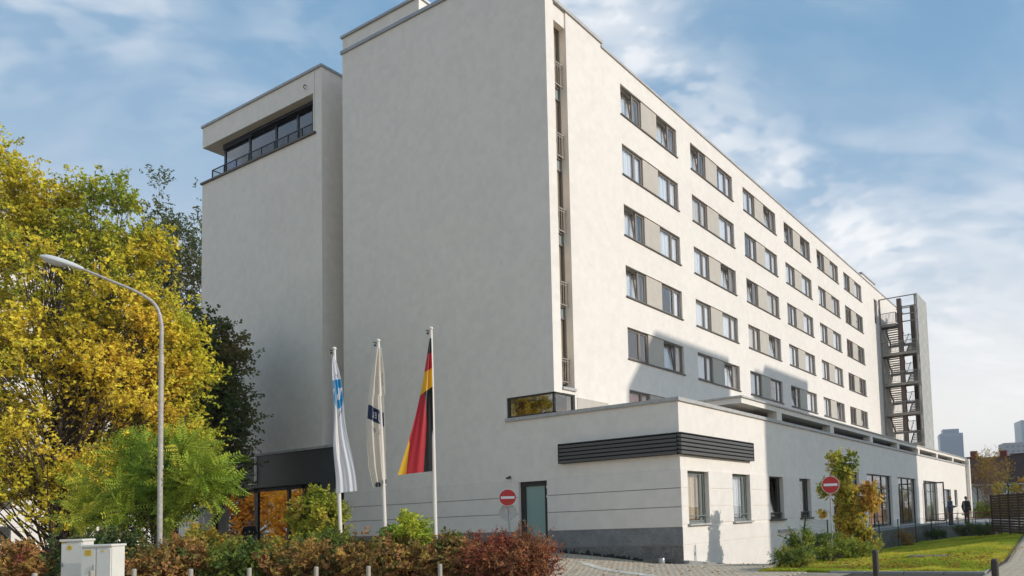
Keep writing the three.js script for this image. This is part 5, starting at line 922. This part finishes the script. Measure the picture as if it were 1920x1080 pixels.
function person({ label, at, face, height = 1.78, skin = M.skin, hair, top, topB, bottom, arms, held, shirt }) {
  const T = thing('person', label, 'person', at); T.rotation.y = face; const k = height / 1.78; T.scale.setScalar(k);
  const add = (n, g, m) => { const q = new THREE.Mesh(g, m); q.name = n; q.castShadow = q.receiveShadow = true; T.add(q); return q; };
  const sh = [0.19, 1.44, 0], [aL, aR] = arms;      // each arm: [elbow, wrist, handDir, palm]
  const armCaps = (s, [e, w], r) => [[[s * 0.185, 1.44, -0.01], e, 0.058 * r, 0.046 * r], [e, w, 0.045 * r, 0.034 * r]];
  const legs = (r) => [-1, 1].flatMap((s) => [[[s * 0.09, 0.92, 0], [s * 0.105, 0.50, 0.015 * s], 0.092 * r, 0.062 * r], [[s * 0.105, 0.50, 0.015 * s], [s * 0.11, 0.09, -0.03 + 0.03 * s], 0.06 * r, 0.042 * r]]);
  const head = [[[0, 1.50, -0.01], [0, 1.58, 0.0], 0.055, 0.052], [[0, 1.645, 0.02], [0, 1.665, 0.03], 0.066, 0.062], [[0, 1.695, -0.012], [0, 1.70, 0.0], 0.088, 0.082], [[0, 1.605, 0.055], [0, 1.61, 0.07], 0.036, 0.03], [[0, 1.675, 0.092], [0, 1.65, 0.112], 0.010, 0.014], [[-0.085, 1.66, 0], [-0.088, 1.685, -0.008], 0.014, 0.018], [[0.085, 1.66, 0], [0.088, 1.685, -0.008], 0.014, 0.018]];
  const torso = [[[0, 1.40, -0.01], [0, 1.18, 0], 0.125, 0.115], [[-0.13, 1.42, -0.01], [0.13, 1.42, -0.01], 0.075, 0.075], [[0, 1.18, 0], [0, 0.98, 0], 0.118, 0.128], [[-0.07, 0.95, 0], [0.07, 0.95, 0], 0.105, 0.105]];
  add('body', merge(capsules([...torso, ...legs(0.94), ...armCaps(-1, aL, 0.92), ...armCaps(1, aR, 0.92)], 0.04, 0.022), capsules(head, 0.02, 0.008), hand(aL[1], aL[2], aL[3], 1), hand(aR[1], aR[2], aR[3], -1)), skin);
  add('jacket', capsules([...torso.map(([a, b, r, q]) => [a, b, r + 0.022, q + 0.024]), [[-0.06, 0.95, 0], [0.06, 0.95, 0], 0.13, 0.13], [[0, 0.9, 0], [0, 0.84, 0], 0.14, 0.15], ...armCaps(-1, aL, 1.32), ...armCaps(1, aR, 1.32)], 0.035, 0.016), top);
  if (topB) add('jacket_panel', capsules([[[0.09, 1.38, -0.105], [0.10, 0.95, -0.115], 0.06, 0.065], [[0.17, 1.40, -0.06], [0.15, 1.1, -0.06], 0.05, 0.05]], 0.03, 0.014), topB);
  add('trousers', capsules([...legs(1.13).map(([a, b, r, q]) => [a, b, r, Math.max(q, 0.062)]), [[-0.06, 0.93, 0], [0.06, 0.93, 0], 0.12, 0.12]], 0.03, 0.016), bottom);
  for (const s of [-1, 1]) add('shoe', capsules([[[s * 0.11, 0.045, -0.06 + 0.03 * s], [s * 0.118, 0.035, 0.13 + 0.03 * s], 0.045, 0.036]], 0.01, 0.012), M.shoe);
  add('hair', capsules([[[0, 1.735, -0.025], [0, 1.73, 0.0], 0.088, 0.072], [[0, 1.67, -0.055], [0, 1.71, -0.045], 0.062, 0.072], [[-0.066, 1.70, -0.02], [0.066, 1.70, -0.02], 0.04, 0.04]], 0.02, 0.009), hair);
  if (shirt) add('shirt', capsules([[[0, 1.47, 0.075], [0, 1.25, 0.118], 0.035, 0.03]], 0.01, 0.012), shirt);
  const eyes = []; for (const s of [-1, 1]) eyes.push(plainG(new THREE.SphereGeometry(0.011, 8, 6)).translate(s * 0.031, 1.682, 0.083)); add('eyes', merge(eyes), M.shoe);
  if (held) add('held_cup', plainG(new THREE.CylinderGeometry(0.035, 0.03, 0.07, 12)).translate(...held), M.white);
  return T;
}
const toRad = Math.PI / 180;
person({ label: 'person in navy jacket holding a cup on the terrace', at: [3.35, 0.34, -28.7], face: 75 * toRad, height: 1.86, hair: M.hairRed, top: M.navyJacket, bottom: M.trousers, arms: [[[-0.25, 1.16, -0.03], [-0.22, 1.08, 0.2], [0.2, 0.1, 1], [1, 0, 0]], [[0.25, 1.17, -0.02], [0.16, 1.14, 0.22], [-0.2, 0.15, 1], [-1, 0, 0]]], held: [0.11, 1.19, 0.33] });
person({ label: 'person in black and brown jacket walking away on the terrace', at: [4.25, 0.34, -29.3], face: 160 * toRad, height: 1.80, hair: M.hairGrey, skin: M.skinPink, top: M.blackJacket, topB: M.tweed, bottom: M.trousers, arms: [[[-0.27, 1.17, -0.06], [-0.27, 0.92, 0.02], [0, -1, 0.2], [1, 0, 0]], [[0.27, 1.17, -0.04], [0.28, 0.92, 0.06], [0, -1, 0.2], [-1, 0, 0]]] });
person({ label: 'person in dark suit standing before the shop glazing', at: [-23.7, 0.3, 0.9], face: 60 * toRad, height: 1.82, hair: M.hairGrey, top: M.suit, bottom: M.suit, shirt: M.shirt, arms: [[[-0.26, 1.18, 0.0], [-0.12, 1.08, 0.2], [1, 0.05, 0.4], [0, 0, -1]], [[0.26, 1.18, 0.0], [0.12, 1.06, 0.21], [-1, 0.05, 0.4], [0, 0, -1]]] });

scene.fog = new THREE.FogExp2(0xdfe6ee, 0.00022);

cast(scene);
renderer.render(scene, camera);
